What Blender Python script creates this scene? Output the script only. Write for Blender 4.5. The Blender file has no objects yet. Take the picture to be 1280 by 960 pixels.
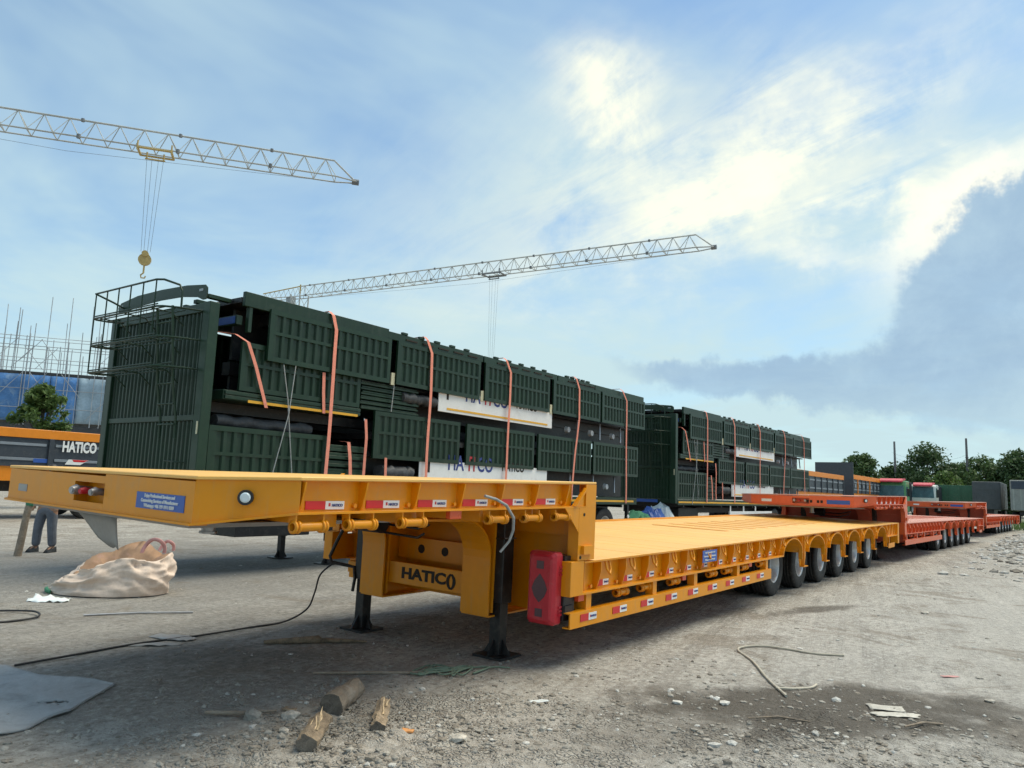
import bpy, math, random
from mathutils import Vector, Matrix, noise
R = random.Random(7)
scene = bpy.context.scene
col = scene.collection
rad = math.radians

# ------------------------------------------------------------------ camera, sky, sun, exposure
cam_d = bpy.data.cameras.new('camera'); cam = bpy.data.objects.new('camera', cam_d); col.objects.link(cam)
YAW, PIT, ROL, HC = 0.6309, 0.1362, 0.0363, 1.4229
fw = Vector((math.cos(YAW), math.sin(YAW), 0)); rt = Vector((math.sin(YAW), -math.cos(YAW), 0)); up = Vector((0, 0, 1))
f3 = fw*math.cos(PIT)+up*math.sin(PIT); u3 = up*math.cos(PIT)-fw*math.sin(PIT)
r4 = rt*math.cos(ROL)+u3*math.sin(ROL); u4 = u3*math.cos(ROL)-rt*math.sin(ROL)
cam.matrix_world = Matrix(((r4.x, u4.x, -f3.x, 0), (r4.y, u4.y, -f3.y, 0), (r4.z, u4.z, -f3.z, HC), (0, 0, 0, 1)))
cam_d.sensor_width = 36; cam_d.lens = 952.55/1280*36; cam_d.clip_start = .05; cam_d.clip_end = 5000
scene.camera = cam
SUN_AZ, SUN_EL = rad(-32), rad(64)
world = bpy.data.worlds.new('World'); scene.world = world; world.use_nodes = True
sun_d = bpy.data.lights.new('sun', 'SUN'); sun_d.energy = 2.0; sun_d.angle = rad(45); sun_d.color = (1, .94, .85)
sun = bpy.data.objects.new('sun', sun_d); col.objects.link(sun)
sun.rotation_euler = Vector((-math.cos(SUN_EL)*math.cos(SUN_AZ), -math.cos(SUN_EL)*math.sin(SUN_AZ), -math.sin(SUN_EL))).to_track_quat('-Z', 'Y').to_euler()
sun.location = (20, -10, 40)
vs = scene.view_settings; vs.view_transform = 'Standard'; vs.look = 'None'; vs.exposure = 0.86; vs.gamma = 1; vs.use_white_balance = True; vs.white_balance_temperature = 7300; vs.white_balance_tint = 4; vs.use_curve_mapping = False
scene.cycles.use_denoising = True
scene.cycles.max_bounces = 6; scene.cycles.diffuse_bounces = 3; scene.cycles.glossy_bounces = 3; scene.cycles.use_adaptive_sampling = True; scene.cycles.adaptive_threshold = .02

class NT:
    """small helper that chains shader nodes"""
    def __init__(s, t): s.t = t; s.t.nodes.clear()
    def n(s, typ, **k):
        nd = s.t.nodes.new(typ)
        for a, b in k.items(): setattr(nd, a, b)
        return nd
    def put(s, sock, v):
        if isinstance(v, bpy.types.NodeSocket): s.t.links.new(v, sock)
        else: sock.default_value = v
    def m(s, op, a, b=0.0, c=0.0, clamp=False):
        nd = s.n('ShaderNodeMath', operation=op, use_clamp=clamp)
        s.put(nd.inputs[0], a); s.put(nd.inputs[1], b); s.put(nd.inputs[2], c); return nd.outputs[0]
    def vm(s, op, a, b=(0, 0, 0)):
        nd = s.n('ShaderNodeVectorMath', operation=op); s.put(nd.inputs[0], a); s.put(nd.inputs[1], b); return nd.outputs[0]
    def mix(s, f, a, b, mode='MIX'):
        nd = s.n('ShaderNodeMixRGB', blend_type=mode); s.put(nd.inputs[0], f)
        for i, v in ((1, a), (2, b)):
            s.put(nd.inputs[i], v if isinstance(v, bpy.types.NodeSocket) else (v[0], v[1], v[2], 1))
        return nd.outputs[0]
    def noise(s, vec, scale, detail=4, rough=.55, dist=0.0):
        nd = s.n('ShaderNodeTexNoise'); s.put(nd.inputs['Vector'], vec); nd.inputs['Scale'].default_value = scale
        nd.inputs['Detail'].default_value = detail; nd.inputs['Roughness'].default_value = rough; nd.inputs['Distortion'].default_value = dist
        return nd.outputs['Fac']
    def ss(s, x, a, b):
        nd = s.n('ShaderNodeMapRange', interpolation_type='SMOOTHSTEP'); s.put(nd.inputs[0], x)
        nd.inputs[1].default_value = a; nd.inputs[2].default_value = b; return nd.outputs[0]

def sky_world():
    g = NT(world.node_tree); SKY = .13
    K = lambda c: tuple(.61*x/SKY for x in c)   # cloud radiance, written for strength 1
    sky = g.n('ShaderNodeTexSky', sky_type='NISHITA', sun_disc=False, sun_elevation=SUN_EL, sun_rotation=math.pi/2-SUN_AZ,
              air_density=1.0, dust_density=.6, ozone_density=2.0, altitude=10)
    d = g.n('ShaderNodeTexCoord').outputs['Generated']
    sep = g.n('ShaderNodeSeparateXYZ'); g.put(sep.inputs[0], d)
    az = g.m('MULTIPLY', g.m('ARCTAN2', sep.outputs[1], sep.outputs[0]), 180/math.pi)
    el = g.m('MULTIPLY', g.m('ARCSINE', sep.outputs[2]), 180/math.pi)
    # cloud-layer coordinates: a flat layer seen in perspective
    inv = g.m('DIVIDE', 1.0, g.m('ADD', g.m('MAXIMUM', sep.outputs[2], 0.0), .12))
    lay = g.vm('MULTIPLY', d, (1, 1, 0)); sc = g.n('ShaderNodeVectorMath', operation='SCALE'); g.put(sc.inputs[0], lay); g.put(sc.inputs[3], inv); lay = sc.outputs[0]
    wob = g.noise(lay, 1.3, 3, .6); wob2 = g.noise(lay, 3.4, 4, .62, .4)
    w1 = g.m('MULTIPLY', g.m('SUBTRACT', wob, .5), 14); w2 = g.m('MULTIPLY', g.m('SUBTRACT', wob2, .5), 9)
    fine = g.noise(d, 9, 6, .62, .3); wf = g.m('MULTIPLY', g.m('SUBTRACT', fine, .5), 7)
    puff = g.noise(d, 26, 4, .62); wp = g.m('MULTIPLY', g.m('SUBTRACT', puff, .5), 3.2)
    azw = g.m('ADD', az, g.m('ADD', w1, wf)); elw = g.m('ADD', el, g.m('ADD', w2, g.m('MULTIPLY', wf, .7)))
    def blob(a0, e0, sa, se, rot=0.0, hard=False, a=None, e=None):
        da = g.m('SUBTRACT', a or azw, a0); de = g.m('SUBTRACT', e or elw, e0)
        c, s_ = math.cos(rad(rot)), math.sin(rad(rot))
        x = g.m('ADD', g.m('MULTIPLY', da, c/sa), g.m('MULTIPLY', de, s_/sa)); y = g.m('ADD', g.m('MULTIPLY', da, -s_/se), g.m('MULTIPLY', de, c/se))
        r2 = g.m('ADD', g.m('MULTIPLY', x, x), g.m('MULTIPLY', y, y))
        return g.m('EXPONENT', g.m('MULTIPLY', r2, -1.0))
    base = g.mix(1.0, sky.outputs[0], (.54, .70, .83), 'MULTIPLY')
    # thin high veil everywhere, thicker towards the horizon
    veil = g.m('ADD', g.m('MULTIPLY', g.ss(g.noise(lay, .8, 5, .6, .5), .26, .66), .68), g.m('MULTIPLY', g.ss(el, 30, 4), .50), clamp=True)
    c1 = g.mix(veil, base, K((.52, .71, .855)))
    rl = g.n('ShaderNodeVectorRotate', rotation_type='Z_AXIS'); g.put(rl.inputs['Vector'], lay); rl.inputs['Angle'].default_value = rad(-68)
    wisp = g.noise(g.vm('MULTIPLY', rl.outputs[0], (.8, 3.2, 1)), 1.6, 7, .66, .8)
    # broad soft white sheet across the middle of the sky
    sheet = g.m('ADD', blob(31, 21, 17, 7, -12), g.m('MULTIPLY', blob(14, 22.5, 15, 5.5, 10), .9), clamp=True)
    sheet = g.m('MULTIPLY', sheet, g.ss(g.m('ADD', g.m('MULTIPLY', fine, .5), g.m('MULTIPLY', wisp, .5)), .30, .62))
    c2 = g.mix(g.m('MULTIPLY', sheet, .75, clamp=True), c1, K((.68, .79, .85)))
    # sunlit bright cores
    core = g.m('ADD', g.m('MULTIPLY', blob(29, 28, 4.2, 3.6, 60), 1.0), g.m('ADD', g.m('MULTIPLY', blob(19.5, 23, 13, 2.9, -22), 1.1), g.m('MULTIPLY', blob(9, 20.3, 8, 1.7, -11), 1.0)))
    core = g.m('MULTIPLY', core, g.ss(g.m('ADD', g.m('ADD', g.m('MULTIPLY', fine, .55), g.m('MULTIPLY', wisp, .55)), g.m('MULTIPLY', puff, .25)), .44, .86), clamp=True)
    c3 = g.mix(core, c2, K((1.12, 1.10, .95)))
    # heavy blue-grey cumulus on the right, with a lit rim
    bank_a = g.m('ADD', az, wp); bank_e = g.m('ADD', el, g.m('ADD', wp, g.m('MULTIPLY', wf, .45)))
    bank = g.m('ADD', blob(-3, 13.0, 14.5, 10.0, 0, a=bank_a, e=bank_e), g.m('ADD', g.m('MULTIPLY', blob(22, 8.5, 16, 3.2, 6, a=bank_a, e=bank_e), .56), g.m('MULTIPLY', blob(15.5, 17.2, 3.0, 1.2, 8, a=bank_a, e=bank_e), .30)))
    rim = g.m('MULTIPLY', g.ss(bank, .30, .50), g.m('SUBTRACT', 1.0, g.ss(bank, .50, .60)))
    rim = g.m('MULTIPLY', rim, blob(7, 20, 8, 4.5, 0, a=az, e=el))
    c4 = g.mix(g.m('MULTIPLY', rim, 1.3, clamp=True), c3, K((1.02, 1.02, .98)))
    bm = g.m('MULTIPLY', g.m('MULTIPLY', g.ss(bank, .46, .58), g.m('ADD', .34, g.m('MULTIPLY', g.ss(el, 2, 10), .66))), g.m('ADD', .66, g.m('MULTIPLY', wob2, .5)), clamp=True)
    c5 = g.mix(bm, c4, g.mix(g.ss(fine, .4, .75), K((.315, .475, .715)), K((.40, .575, .80))))
    bg = g.n('ShaderNodeBackground'); g.put(bg.inputs[0], c5); bg.inputs[1].default_value = SKY
    out = g.n('ShaderNodeOutputWorld'); g.t.links.new(bg.outputs[0], out.inputs[0])
sky_world()

# ------------------------------------------------------------------ helpers
def tag(o, label=None, cat=None, group=None, kind=None):
    if label: o['label'] = label
    if cat: o['category'] = cat
    if group: o['group'] = group
    if kind: o['kind'] = kind
    return o
def empty(name, loc=(0, 0, 0), rot=(0, 0, 0), parent=None):
    o = bpy.data.objects.new(name, None); col.objects.link(o); o.location = loc; o.rotation_euler = rot; o.empty_display_size = .2
    if parent: o.parent = parent
    return o
def link(name, me, parent=None, loc=(0, 0, 0), rot=(0, 0, 0)):
    o = bpy.data.objects.new(name, me); col.objects.link(o); o.location = loc; o.rotation_euler = rot
    if parent: o.parent = parent
    return o

class MB:
    def __init__(s, o=(0, 0, 0)): s.v = []; s.f = []; s.mi = []; s.sm = []; s.o = o
    def add(s, vs, fs, mi=0, smooth=False):
        k = len(s.v); s.v += [(p[0]-s.o[0], p[1]-s.o[1], p[2]-s.o[2]) for p in vs]
        for f in fs: s.f.append([i+k for i in f]); s.mi.append(mi); s.sm.append(smooth)
        return s
    def box(s, x0, x1, y0, y1, z0, z1, mi=0):
        if x0 > x1: x0, x1 = x1, x0
        if y0 > y1: y0, y1 = y1, y0
        if z0 > z1: z0, z1 = z1, z0
        return s.add([(x0,y0,z0),(x1,y0,z0),(x1,y1,z0),(x0,y1,z0),(x0,y0,z1),(x1,y0,z1),(x1,y1,z1),(x0,y1,z1)],
                     [(0,3,2,1),(4,5,6,7),(0,1,5,4),(1,2,6,5),(2,3,7,6),(3,0,4,7)], mi)
    def prism(s, poly, ax, a, b, mi=0):
        P = {'x': lambda u, w, t: (t, u, w), 'y': lambda u, w, t: (u, t, w), 'z': lambda u, w, t: (u, w, t)}[ax]
        n = len(poly); vs = [P(u, w, a) for u, w in poly]+[P(u, w, b) for u, w in poly]
        ar = sum(poly[i][0]*poly[(i+1) % n][1]-poly[(i+1) % n][0]*poly[i][1] for i in range(n))
        flip = (ar > 0) ^ (ax == 'y') ^ (a > b)
        f0 = list(range(n)); f1 = list(range(n, 2*n))
        fs = [f0[::-1] if flip else f0, f1 if flip else f1[::-1]]
        for i in range(n):
            j = (i+1) % n; q = [i, j, n+j, n+i]; fs.append(q if flip else q[::-1])
        return s.add(vs, fs, mi)
    def cyl(s, p, q, r, n=12, r2=None, mi=0, caps=True, smooth=True):
        p, q = Vector(p), Vector(q); d = (q-p).normalized(); a = d.orthogonal().normalized(); b = d.cross(a)
        r2 = r if r2 is None else r2
        vs = [p+(a*math.cos(2*math.pi*i/n)+b*math.sin(2*math.pi*i/n))*r for i in range(n)]+[q+(a*math.cos(2*math.pi*i/n)+b*math.sin(2*math.pi*i/n))*r2 for i in range(n)]
        s.add(vs, [(i, (i+1) % n, n+(i+1) % n, n+i) for i in range(n)], mi, smooth)
        if caps: s.add(vs, [list(range(n))[::-1], list(range(n, 2*n))], mi)
        return s
    def tube(s, pts, r, n=6, mi=0, closed=False):
        P = [Vector(p) for p in pts]; m = len(P); rs = r if isinstance(r, (list, tuple)) else [r]*m
        vs = []; a = None
        for i in range(m):
            d = (P[min(i+1, m-1)]-P[max(i-1, 0)]).normalized()
            a = d.orthogonal().normalized() if a is None else (a-d*a.dot(d)).normalized()
            b = d.cross(a)
            vs += [P[i]+(a*math.cos(2*math.pi*k/n)+b*math.sin(2*math.pi*k/n))*rs[i] for k in range(n)]
        fs = [(i*n+k, i*n+(k+1) % n, (i+1)*n+(k+1) % n, (i+1)*n+k) for i in range(m-1) for k in range(n)]
        s.add(vs, fs, mi, True); s.add(vs, [list(range(n))[::-1], list(range((m-1)*n, m*n))], mi); return s
    def ribbon(s, pts, w, t, mi=0):
        """flat band: w half-width vector, t thickness vector"""
        w, t = Vector(w), Vector(t); vs = []
        for p in pts:
            p = Vector(p); vs += [p-w-t, p+w-t, p+w+t, p-w+t]
        m = len(pts)
        fs = [(i*4+k, i*4+(k+1) % 4, i*4+4+(k+1) % 4, i*4+4+k) for i in range(m-1) for k in range(4)]+[(3, 2, 1, 0), (4*m-4, 4*m-3, 4*m-2, 4*m-1)]
        return s.add(vs, fs, mi)
    def lathe(s, prof, c, ax='y', n=32, mi=0, smooth=True):
        """prof: (radius, offset along the axis)"""
        vs = []; k = len(prof)
        for i in range(n):
            a = 2*math.pi*i/n; ca, sa = math.cos(a), math.sin(a)
            for r, h in prof:
                q = (r*ca, h, r*sa) if ax == 'y' else ((r*ca, r*sa, h) if ax == 'z' else (h, r*ca, r*sa))
                vs.append((c[0]+q[0], c[1]+q[1], c[2]+q[2]))
        fs = [(i*k+j, i*k+j+1, ((i+1) % n)*k+j+1, ((i+1) % n)*k+j) for i in range(n) for j in range(k-1)]
        return s.add(vs, fs, mi, smooth)
    def corr(s, x0, x1, z0, z1, y, pitch, depth, mi=0, ax='y'):
        """pressed trapezoid sheet facing -y (or -x with ax='x')"""
        n = max(2, round((x1-x0)/pitch)); p = (x1-x0)/n; pr = []
        for i in range(n):
            a = x0+i*p; pr += [(a, 0), (a+p*.30, 0), (a+p*.42, depth), (a+p*.88, depth)]
        pr += [(x1, 0)]
        vs = []
        for a, d in pr:
            for z in (z0, z1): vs.append((a, y+d, z) if ax == 'y' else (y+d, a, z))
        m = len(pr); fs = [(2*i, 2*i+2, 2*i+3, 2*i+1) if ax == 'y' else (2*i, 2*i+1, 2*i+3, 2*i+2) for i in range(m-1)]
        s.add(vs, fs, mi)
        b = depth+.012
        if ax == 'y': s.add([(x0, y+b, z0), (x1, y+b, z0), (x1, y+b, z1), (x0, y+b, z1)], [(3, 2, 1, 0)], mi)
        else: s.add([(y+b, x0, z0), (y+b, x1, z0), (y+b, x1, z1), (y+b, x0, z1)], [(0, 1, 2, 3)], mi)
        return s
    def mesh(s, name, mats):
        me = bpy.data.meshes.new(name); me.from_pydata([tuple(v) for v in s.v], [], s.f)
        for m in (mats if isinstance(mats, (list, tuple)) else [mats]): me.materials.append(m)
        me.polygons.foreach_set('material_index', s.mi); me.polygons.foreach_set('use_smooth', s.sm); me.update(); return me
    def build(s, name, mats, parent=None, bevel=0, loc=(0, 0, 0), rot=(0, 0, 0)):
        o = link(name, s.mesh(name, mats), parent, loc, rot)
        if bevel:
            b = o.modifiers.new('bevel', 'BEVEL'); b.width = bevel; b.segments = 1; b.limit_method = 'ANGLE'; b.angle_limit = rad(40)
        return o

def mat(name, c, rough=.5, metal=0.0, var=.10, scale=5.0, dirt=None, bump=0.0, bscale=40.0, spec=.5, coat=0.0, trans=0.0, streak=0.0):
    """painted / plain surface: value mottling, uneven gloss, optional dirt blotches with their own shape"""
    m = bpy.data.materials.new(name); m.use_nodes = True; g = NT(m.node_tree)
    co = g.n('ShaderNodeTexCoord').outputs['Object']
    n1 = g.noise(co, scale, 5, .6); n2 = g.noise(co, scale*7, 4, .6)
    f = g.m('ADD', g.m('MULTIPLY', n1, .65), g.m('MULTIPLY', n2, .35))
    lo = tuple(x*(1-var) for x in c); hi = tuple(min(1, x*(1+var)) for x in c)
    cc = g.mix(g.ss(f, .32, .68), lo, hi)
    rnd = g.m('ADD', 1-var*.9, g.m('MULTIPLY', g.n('ShaderNodeObjectInfo').outputs['Random'], var*1.8)); sc = g.n('ShaderNodeVectorMath', operation='SCALE'); g.put(sc.inputs[0], cc); g.put(sc.inputs[3], rnd); cc = sc.outputs[0]
    if dirt:
        dc, am = dirt; dm = g.m('MULTIPLY', g.ss(g.noise(co, scale*1.7, 7, .68, .6), .50, .72), am, clamp=True); cc = g.mix(dm, cc, dc)
    if streak:   # rain-washed dust runs
        sk = g.ss(g.noise(g.vm('MULTIPLY', co, (9, 9, .7)), 1.6, 6, .7, .2), .52, .74); cc = g.mix(g.m('MULTIPLY', sk, streak), cc, dirt[0] if dirt else (.3, .28, .25))
        ch = g.ss(g.noise(co, 38, 3, .7), .71, .76); cc = g.mix(g.m('MULTIPLY', ch, min(1, streak*2.0)), cc, tuple(x*.35 for x in c))
    b = g.n('ShaderNodeBsdfPrincipled'); g.put(b.inputs['Base Color'], cc); b.inputs['Metallic'].default_value = metal
    g.put(b.inputs['Roughness'], g.m('ADD', rough-.08, g.m('MULTIPLY', n1, .18), clamp=True))
    b.inputs['Specular IOR Level'].default_value = spec; b.inputs['Coat Weight'].default_value = coat; b.inputs['Coat Roughness'].default_value = .15
    if trans: b.inputs['Transmission Weight'].default_value = trans
    if bump:
        bp = g.n('ShaderNodeBump'); bp.inputs['Strength'].default_value = bump; bp.inputs['Distance'].default_value = .02
        g.put(bp.inputs['Height'], g.noise(co, bscale, 5, .6)); g.t.links.new(bp.outputs[0], b.inputs['Normal'])
    o = g.n('ShaderNodeOutputMaterial'); g.t.links.new(b.outputs[0], o.inputs[0]); return m

DUST = (.36, .31, .25)
M = dict(
 yellow=mat('yellow_paint', (.78, .285, .008), .36, var=.045, scale=2.2, dirt=((.42, .30, .17), .18), spec=.4, streak=.22),
 yellow_deck=mat('skylit_dusty_yellow_plate', (.84, .47, .125), .45, var=.05, scale=1.6, dirt=((.64, .46, .25), .45), bump=.12, bscale=60),  # paler base paints in the sky's brightness on the deck; blotches are dust
 orange=mat('orange_paint', (.72, .115, .03), .36, var=.07, scale=2.0, dirt=(DUST, .10), coat=.2),
 brick=mat('orange_undercoat', (.50, .105, .062), .45, var=.08, scale=2.0, dirt=(DUST, .16)),
 brick_deck=mat('skylit_dusty_orange_plate', (.62, .27, .19), .45, var=.08, scale=1.5, dirt=((.5, .38, .32), .35)),  # sky reflection on the deck put into the paler base, plus dust blotches
 green=mat('dark_green_paint', (.0105, .0335, .0168), .38, var=.14, scale=2.5, dirt=((.060, .078, .058), .22), spec=.4, streak=.22),
 black=mat('black_steel', (.012, .012, .013), .45, var=.25, scale=6, dirt=((.12, .105, .09), .30)),
 rubber=mat('tyre_rubber', (.018, .018, .019), .75, var=.2, scale=9, dirt=((.15, .135, .115), .45)),
 rim=mat('silver_rim', (.50, .51, .52), .38, metal=.6, var=.08, scale=8, dirt=((.24, .22, .19), .5)),
 red=mat('red_plastic', (.50, .020, .035), .42, var=.08, scale=8, dirt=(DUST, .12)),
 redtape=mat('red_reflector', (.62, .02, .025), .35, var=.05), whitetape=mat('white_reflector', (.78, .78, .76), .4, var=.04),
 ink=mat('dark_blue_ink', (.03, .05, .22), .5, var=.05), inkred=mat('red_ink', (.5, .03, .04), .5, var=.05), cut=mat('dark_cutout', (.02, .012, .006), .7, var=.1),
 blue=mat('blue_plaque', (.035, .105, .38), .4, var=.06), white=mat('white_paint', (.82, .81, .79), .4, var=.05, scale=3, dirt=(DUST, .18)),
 lamp=mat('orange_lens', (.72, .10, .03), .25, var=.05), lens=mat('clear_lens', (.62, .70, .74), .12, var=.05, spec=.8), grey=mat('bare_grey_plate', (.34, .335, .33), .5, var=.1, metal=.3, dirt=(DUST, .3)),
 steel=mat('worn_steel', (.40, .40, .41), .42, metal=.7, var=.15), strap=mat('salmon_webbing', (.78, .27, .19), .75, var=.10, scale=14),
 rope=mat('pale_rope', (.36, .37, .36), .8, var=.15, scale=20), slate=mat('slate_body_paint', (.045, .055, .068), .4, var=.1, dirt=(DUST, .1)),
 slate_hi=mat('grey_band', (.22, .25, .28), .45, var=.08), orail=mat('orange_rail', (.80, .25, .018), .4, var=.06), stripe=mat('amber_reflector', (.78, .40, .03), .4, var=.06),
)
_txt = {}
def text_mesh(body, size, m, bold=0.0, ext=.002):
    key = (body, size, m.name, bold)
    if key not in _txt:
        cu = bpy.data.curves.new('lettering', 'FONT'); cu.body = body; cu.size = size; cu.align_x = 'CENTER'; cu.align_y = 'CENTER'; cu.extrude = ext; cu.offset = bold; cu.resolution_u = 3
        o = bpy.data.objects.new('lettering', cu); col.objects.link(o); bpy.context.view_layer.update()
        me = bpy.data.meshes.new_from_object(o.evaluated_get(bpy.context.evaluated_depsgraph_get())); me.materials.clear(); me.materials.append(m); me.name = 'lettering'
        bpy.data.objects.remove(o); bpy.data.curves.remove(cu); _txt[key] = me
    return _txt[key]
FACE_Y = Matrix(((1, 0, 0), (0, 0, -1), (0, 1, 0)))    # lettering read from the -Y side
FACE_X = Matrix(((0, 0, -1), (-1, 0, 0), (0, 1, 0)))   # lettering read from the -X side
def text(body, size, m, loc, face, parent, bold=0.0, name='lettering', sx=1.0):
    o = link(name, text_mesh(body, size, m, bold), parent); o.matrix_local = Matrix.Translation(loc) @ face.to_4x4() @ Matrix.Diagonal((sx, 1, 1, 1)); return o
# ------------------------------------------------------------------ ground
def gnoise(x, y, s, o=4): return noise.fractal(Vector((x*s, y*s, 3.1)), .9, 2.1, o)
def rubble_w(x, y):
    """how rubbly the bare ground is here (the heaps at the camera's feet and along the right edge)"""
    d1 = math.hypot((x-3.1)/1.5, (y-3.1)/1.3); d2 = math.hypot((x-3.9)/2.0, (y-1.2)/1.5)
    d3 = math.hypot((x-34)/16, (y+1.5)/3.4)
    return max(math.exp(-d1*d1*1.3), .75*math.exp(-d2*d2*1.3), .8*math.exp(-d3**4))
def gz(x, y):
    d = math.hypot(x, y)
    if d > 140: return 0.0
    w = rubble_w(x, y); a = .012*gnoise(x, y, .9)+.006*gnoise(x, y, 4.5, 3)
    if w > .03:
        v1 = noise.voronoi(Vector((x*11, y*11, .3)))[0]; v2 = noise.voronoi(Vector((x*27, y*27, 1.3)))[0]
        a += w*(.035*abs(gnoise(x, y, 3.2))+.020*gnoise(x, y, 9, 3)+.030*min(.5, v1[1]-v1[0])*max(0, gnoise(x, y, 2.1)+.45)+.013*min(.5, v2[1]-v2[0]))
    if 20 < x < 60 and y < 3: a += w*.16*abs(gnoise(x, y, .8))
    return a*max(0, 1-d/140)-.004
def axis(a, b, step, lo, hi, gr):
    v = []; x = a
    while x < b: v.append(x); x += step
    st = step
    while x < hi: v.append(x); st *= gr; x += st
    v.append(hi); st = step; x = a-step; pre = []
    while x > lo: pre.append(x); st *= gr; x -= st
    pre.append(lo); return pre[::-1]+v
def ground():
    xs = axis(1.9, 5.6, .022, -1500, 2500, 1.026); ys = axis(.6, 5.4, .022, -1500, 2000, 1.026)
    nx, ny = len(xs), len(ys)
    vs = [(x, y, gz(x, y)) for y in ys for x in xs]
    fs = [(j*nx+i, j*nx+i+1, (j+1)*nx+i+1, (j+1)*nx+i) for j in range(ny-1) for i in range(nx-1)]
    m = bpy.data.materials.new('dirt'); m.use_nodes = True; g = NT(m.node_tree)
    co = g.n('ShaderNodeTexCoord').outputs['Object']; sep = g.n('ShaderNodeSeparateXYZ'); g.put(sep.inputs[0], co); X, Y = sep.outputs[0], sep.outputs[1]
    big = g.noise(co, .35, 5, .6); mid = g.noise(co, 1.7, 7, .65, .4); fine = g.noise(co, 16, 6, .7); grit = g.noise(co, 62, 5, .75)
    st = g.vm('MULTIPLY', co, (.5, 3.0, 1)); rot = g.n('ShaderNodeVectorRotate', rotation_type='Z_AXIS'); g.put(rot.inputs['Vector'], co); rot.inputs['Angle'].default_value = rad(-12)
    rut = g.noise(g.vm('MULTIPLY', rot.outputs[0], (.10, 4.2, 1)), 1.0, 4, .55, .15)
    track = g.noise(g.vm('MULTIPLY', rot.outputs[0], (.35, 3.4, 1)), 1.0, 6, .62, .2)
    c = g.mix(g.ss(big, .35, .65), (.285, .258, .222), (.40, .372, .33))
    c = g.mix(g.m('MULTIPLY', g.ss(track, .47, .66), .7), c, (.185, .170, .15))
    c = g.mix(g.m('MULTIPLY', g.ss(mid, .52, .62), .6), c, (.52, .488, .44))
    c = g.mix(g.m('MULTIPLY', g.ss(g.noise(co, 2.6, 6, .7, .8), .60, .74), .5), c, (.18, .142, .108))
    c = g.mix(g.m('MULTIPLY', g.ss(fine, .50, .64), .65), c, (.60, .57, .52))
    c = g.mix(g.m('MULTIPLY', g.ss(fine, .48, .34), .75), c, (.125, .108, .09))
    c = g.mix(g.m('MULTIPLY', g.ss(grit, .56, .68), .8), c, (.64, .61, .55))
    c = g.mix(g.m('MULTIPLY', g.ss(grit, .44, .32), .8), c, (.085, .074, .062))
    def zone(x0, y0, a, b, ang, nz, edge=.35):
        dx = g.m('SUBTRACT', X, x0); dy = g.m('SUBTRACT', Y, y0); ca, sa = math.cos(ang), math.sin(ang)
        u = g.m('ADD', g.m('MULTIPLY', dx, ca/a), g.m('MULTIPLY', dy, sa/a)); v = g.m('ADD', g.m('MULTIPLY', dx, -sa/b), g.m('MULTIPLY', dy, ca/b))
        r = g.m('SQRT', g.m('ADD', g.m('MULTIPLY', u, u), g.m('MULTIPLY', v, v)))
        return g.ss(g.m('ADD', r, g.m('MULTIPLY', g.m('SUBTRACT', nz, .5), 1.5)), 1+edge*.5, 1-edge)
    c = g.mix(g.m('MULTIPLY', g.ss(rut, .55, .68), .38), c, (.20, .178, .152))
    # dry pale right side, compacted grey traffic lane on the left, brown rubble underfoot
    c = g.mix(g.m('MULTIPLY', zone(13, -1.5, 12, 4.6, -.12, big, .8), .6), c, g.mix(fine, (.40, .38, .35), (.62, .59, .545)))
    c = g.mix(g.m('MULTIPLY', zone(6.5, 13, 9, 4.6, .1, big, .7), .65), c, g.mix(fine, (.155, .148, .14), (.33, .312, .288)))
    c = g.mix(g.m('MULTIPLY', zone(4.3, 8.0, 4.6, 3.4, .2, big, .9), .62), c, g.mix(fine, (.13, .123, .113), (.34, .32, .292)))
    c = g.mix(g.m('MULTIPLY', g.ss(g.noise(co, .9, 6, .7, .9), .54, .64), .55), c, g.mix(fine, (.12, .095, .07), (.30, .255, .205)))
    c = g.mix(g.m('MULTIPLY', zone(3.4, 3.0, 2.2, 1.6, -.5, mid, .8), .5), c, g.mix(fine, (.30, .255, .21), (.68, .63, .565)))
    # crumbly crust: cells with dark joints
    vo = g.n('ShaderNodeTexVoronoi', feature='DISTANCE_TO_EDGE'); g.put(vo.inputs['Vector'], g.vm('ADD', co, g.vm('MULTIPLY', g.n('ShaderNodeTexNoise').outputs['Color'], (.05, .05, .05)))); vo.inputs['Scale'].default_value = 30
    vo2 = g.n('ShaderNodeTexVoronoi', feature='F1'); g.put(vo2.inputs['Vector'], co); vo2.inputs['Scale'].default_value = 17
    sepc = g.n('ShaderNodeSeparateColor'); g.put(sepc.inputs[0], vo2.outputs['Color'])
    rub = g.m('MAXIMUM', zone(3.3, 2.9, 1.7, 1.5, -.6, mid, .9), g.m('MULTIPLY', zone(4.2, 1.3, 2.2, 1.2, -.6, mid, .9), .8))
    rub = g.m('MULTIPLY', g.m('MAXIMUM', rub, g.m('MULTIPLY', g.ss(big, .52, .7), .35)), g.ss(g.noise(co, 3.1, 5, .65, .5), .40, .58))
    c = g.mix(g.m('MULTIPLY', rub, g.m('MULTIPLY', g.ss(vo.outputs['Distance'], .08, .0), g.m('MULTIPLY', g.ss(mid, .38, .6), .6))), c, (.11, .092, .074))
    c = g.mix(g.m('MULTIPLY', rub, g.m('MULTIPLY', g.ss(sepc.outputs[0], .45, .9), .6)), c, (.64, .59, .51))
    # damp stains
    wet = zone(5.70, 1.44, 1.60, .74, -.81, mid, .40); wet2 = zone(10.7, 2.75, 1.0, .20, -.30, mid, .5); wet3 = zone(3.95, 5.6, 1.1, .42, -.6, mid, .9); wet4 = zone(4.55, 1.95, .85, .4, -.7, mid, .8)
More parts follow.
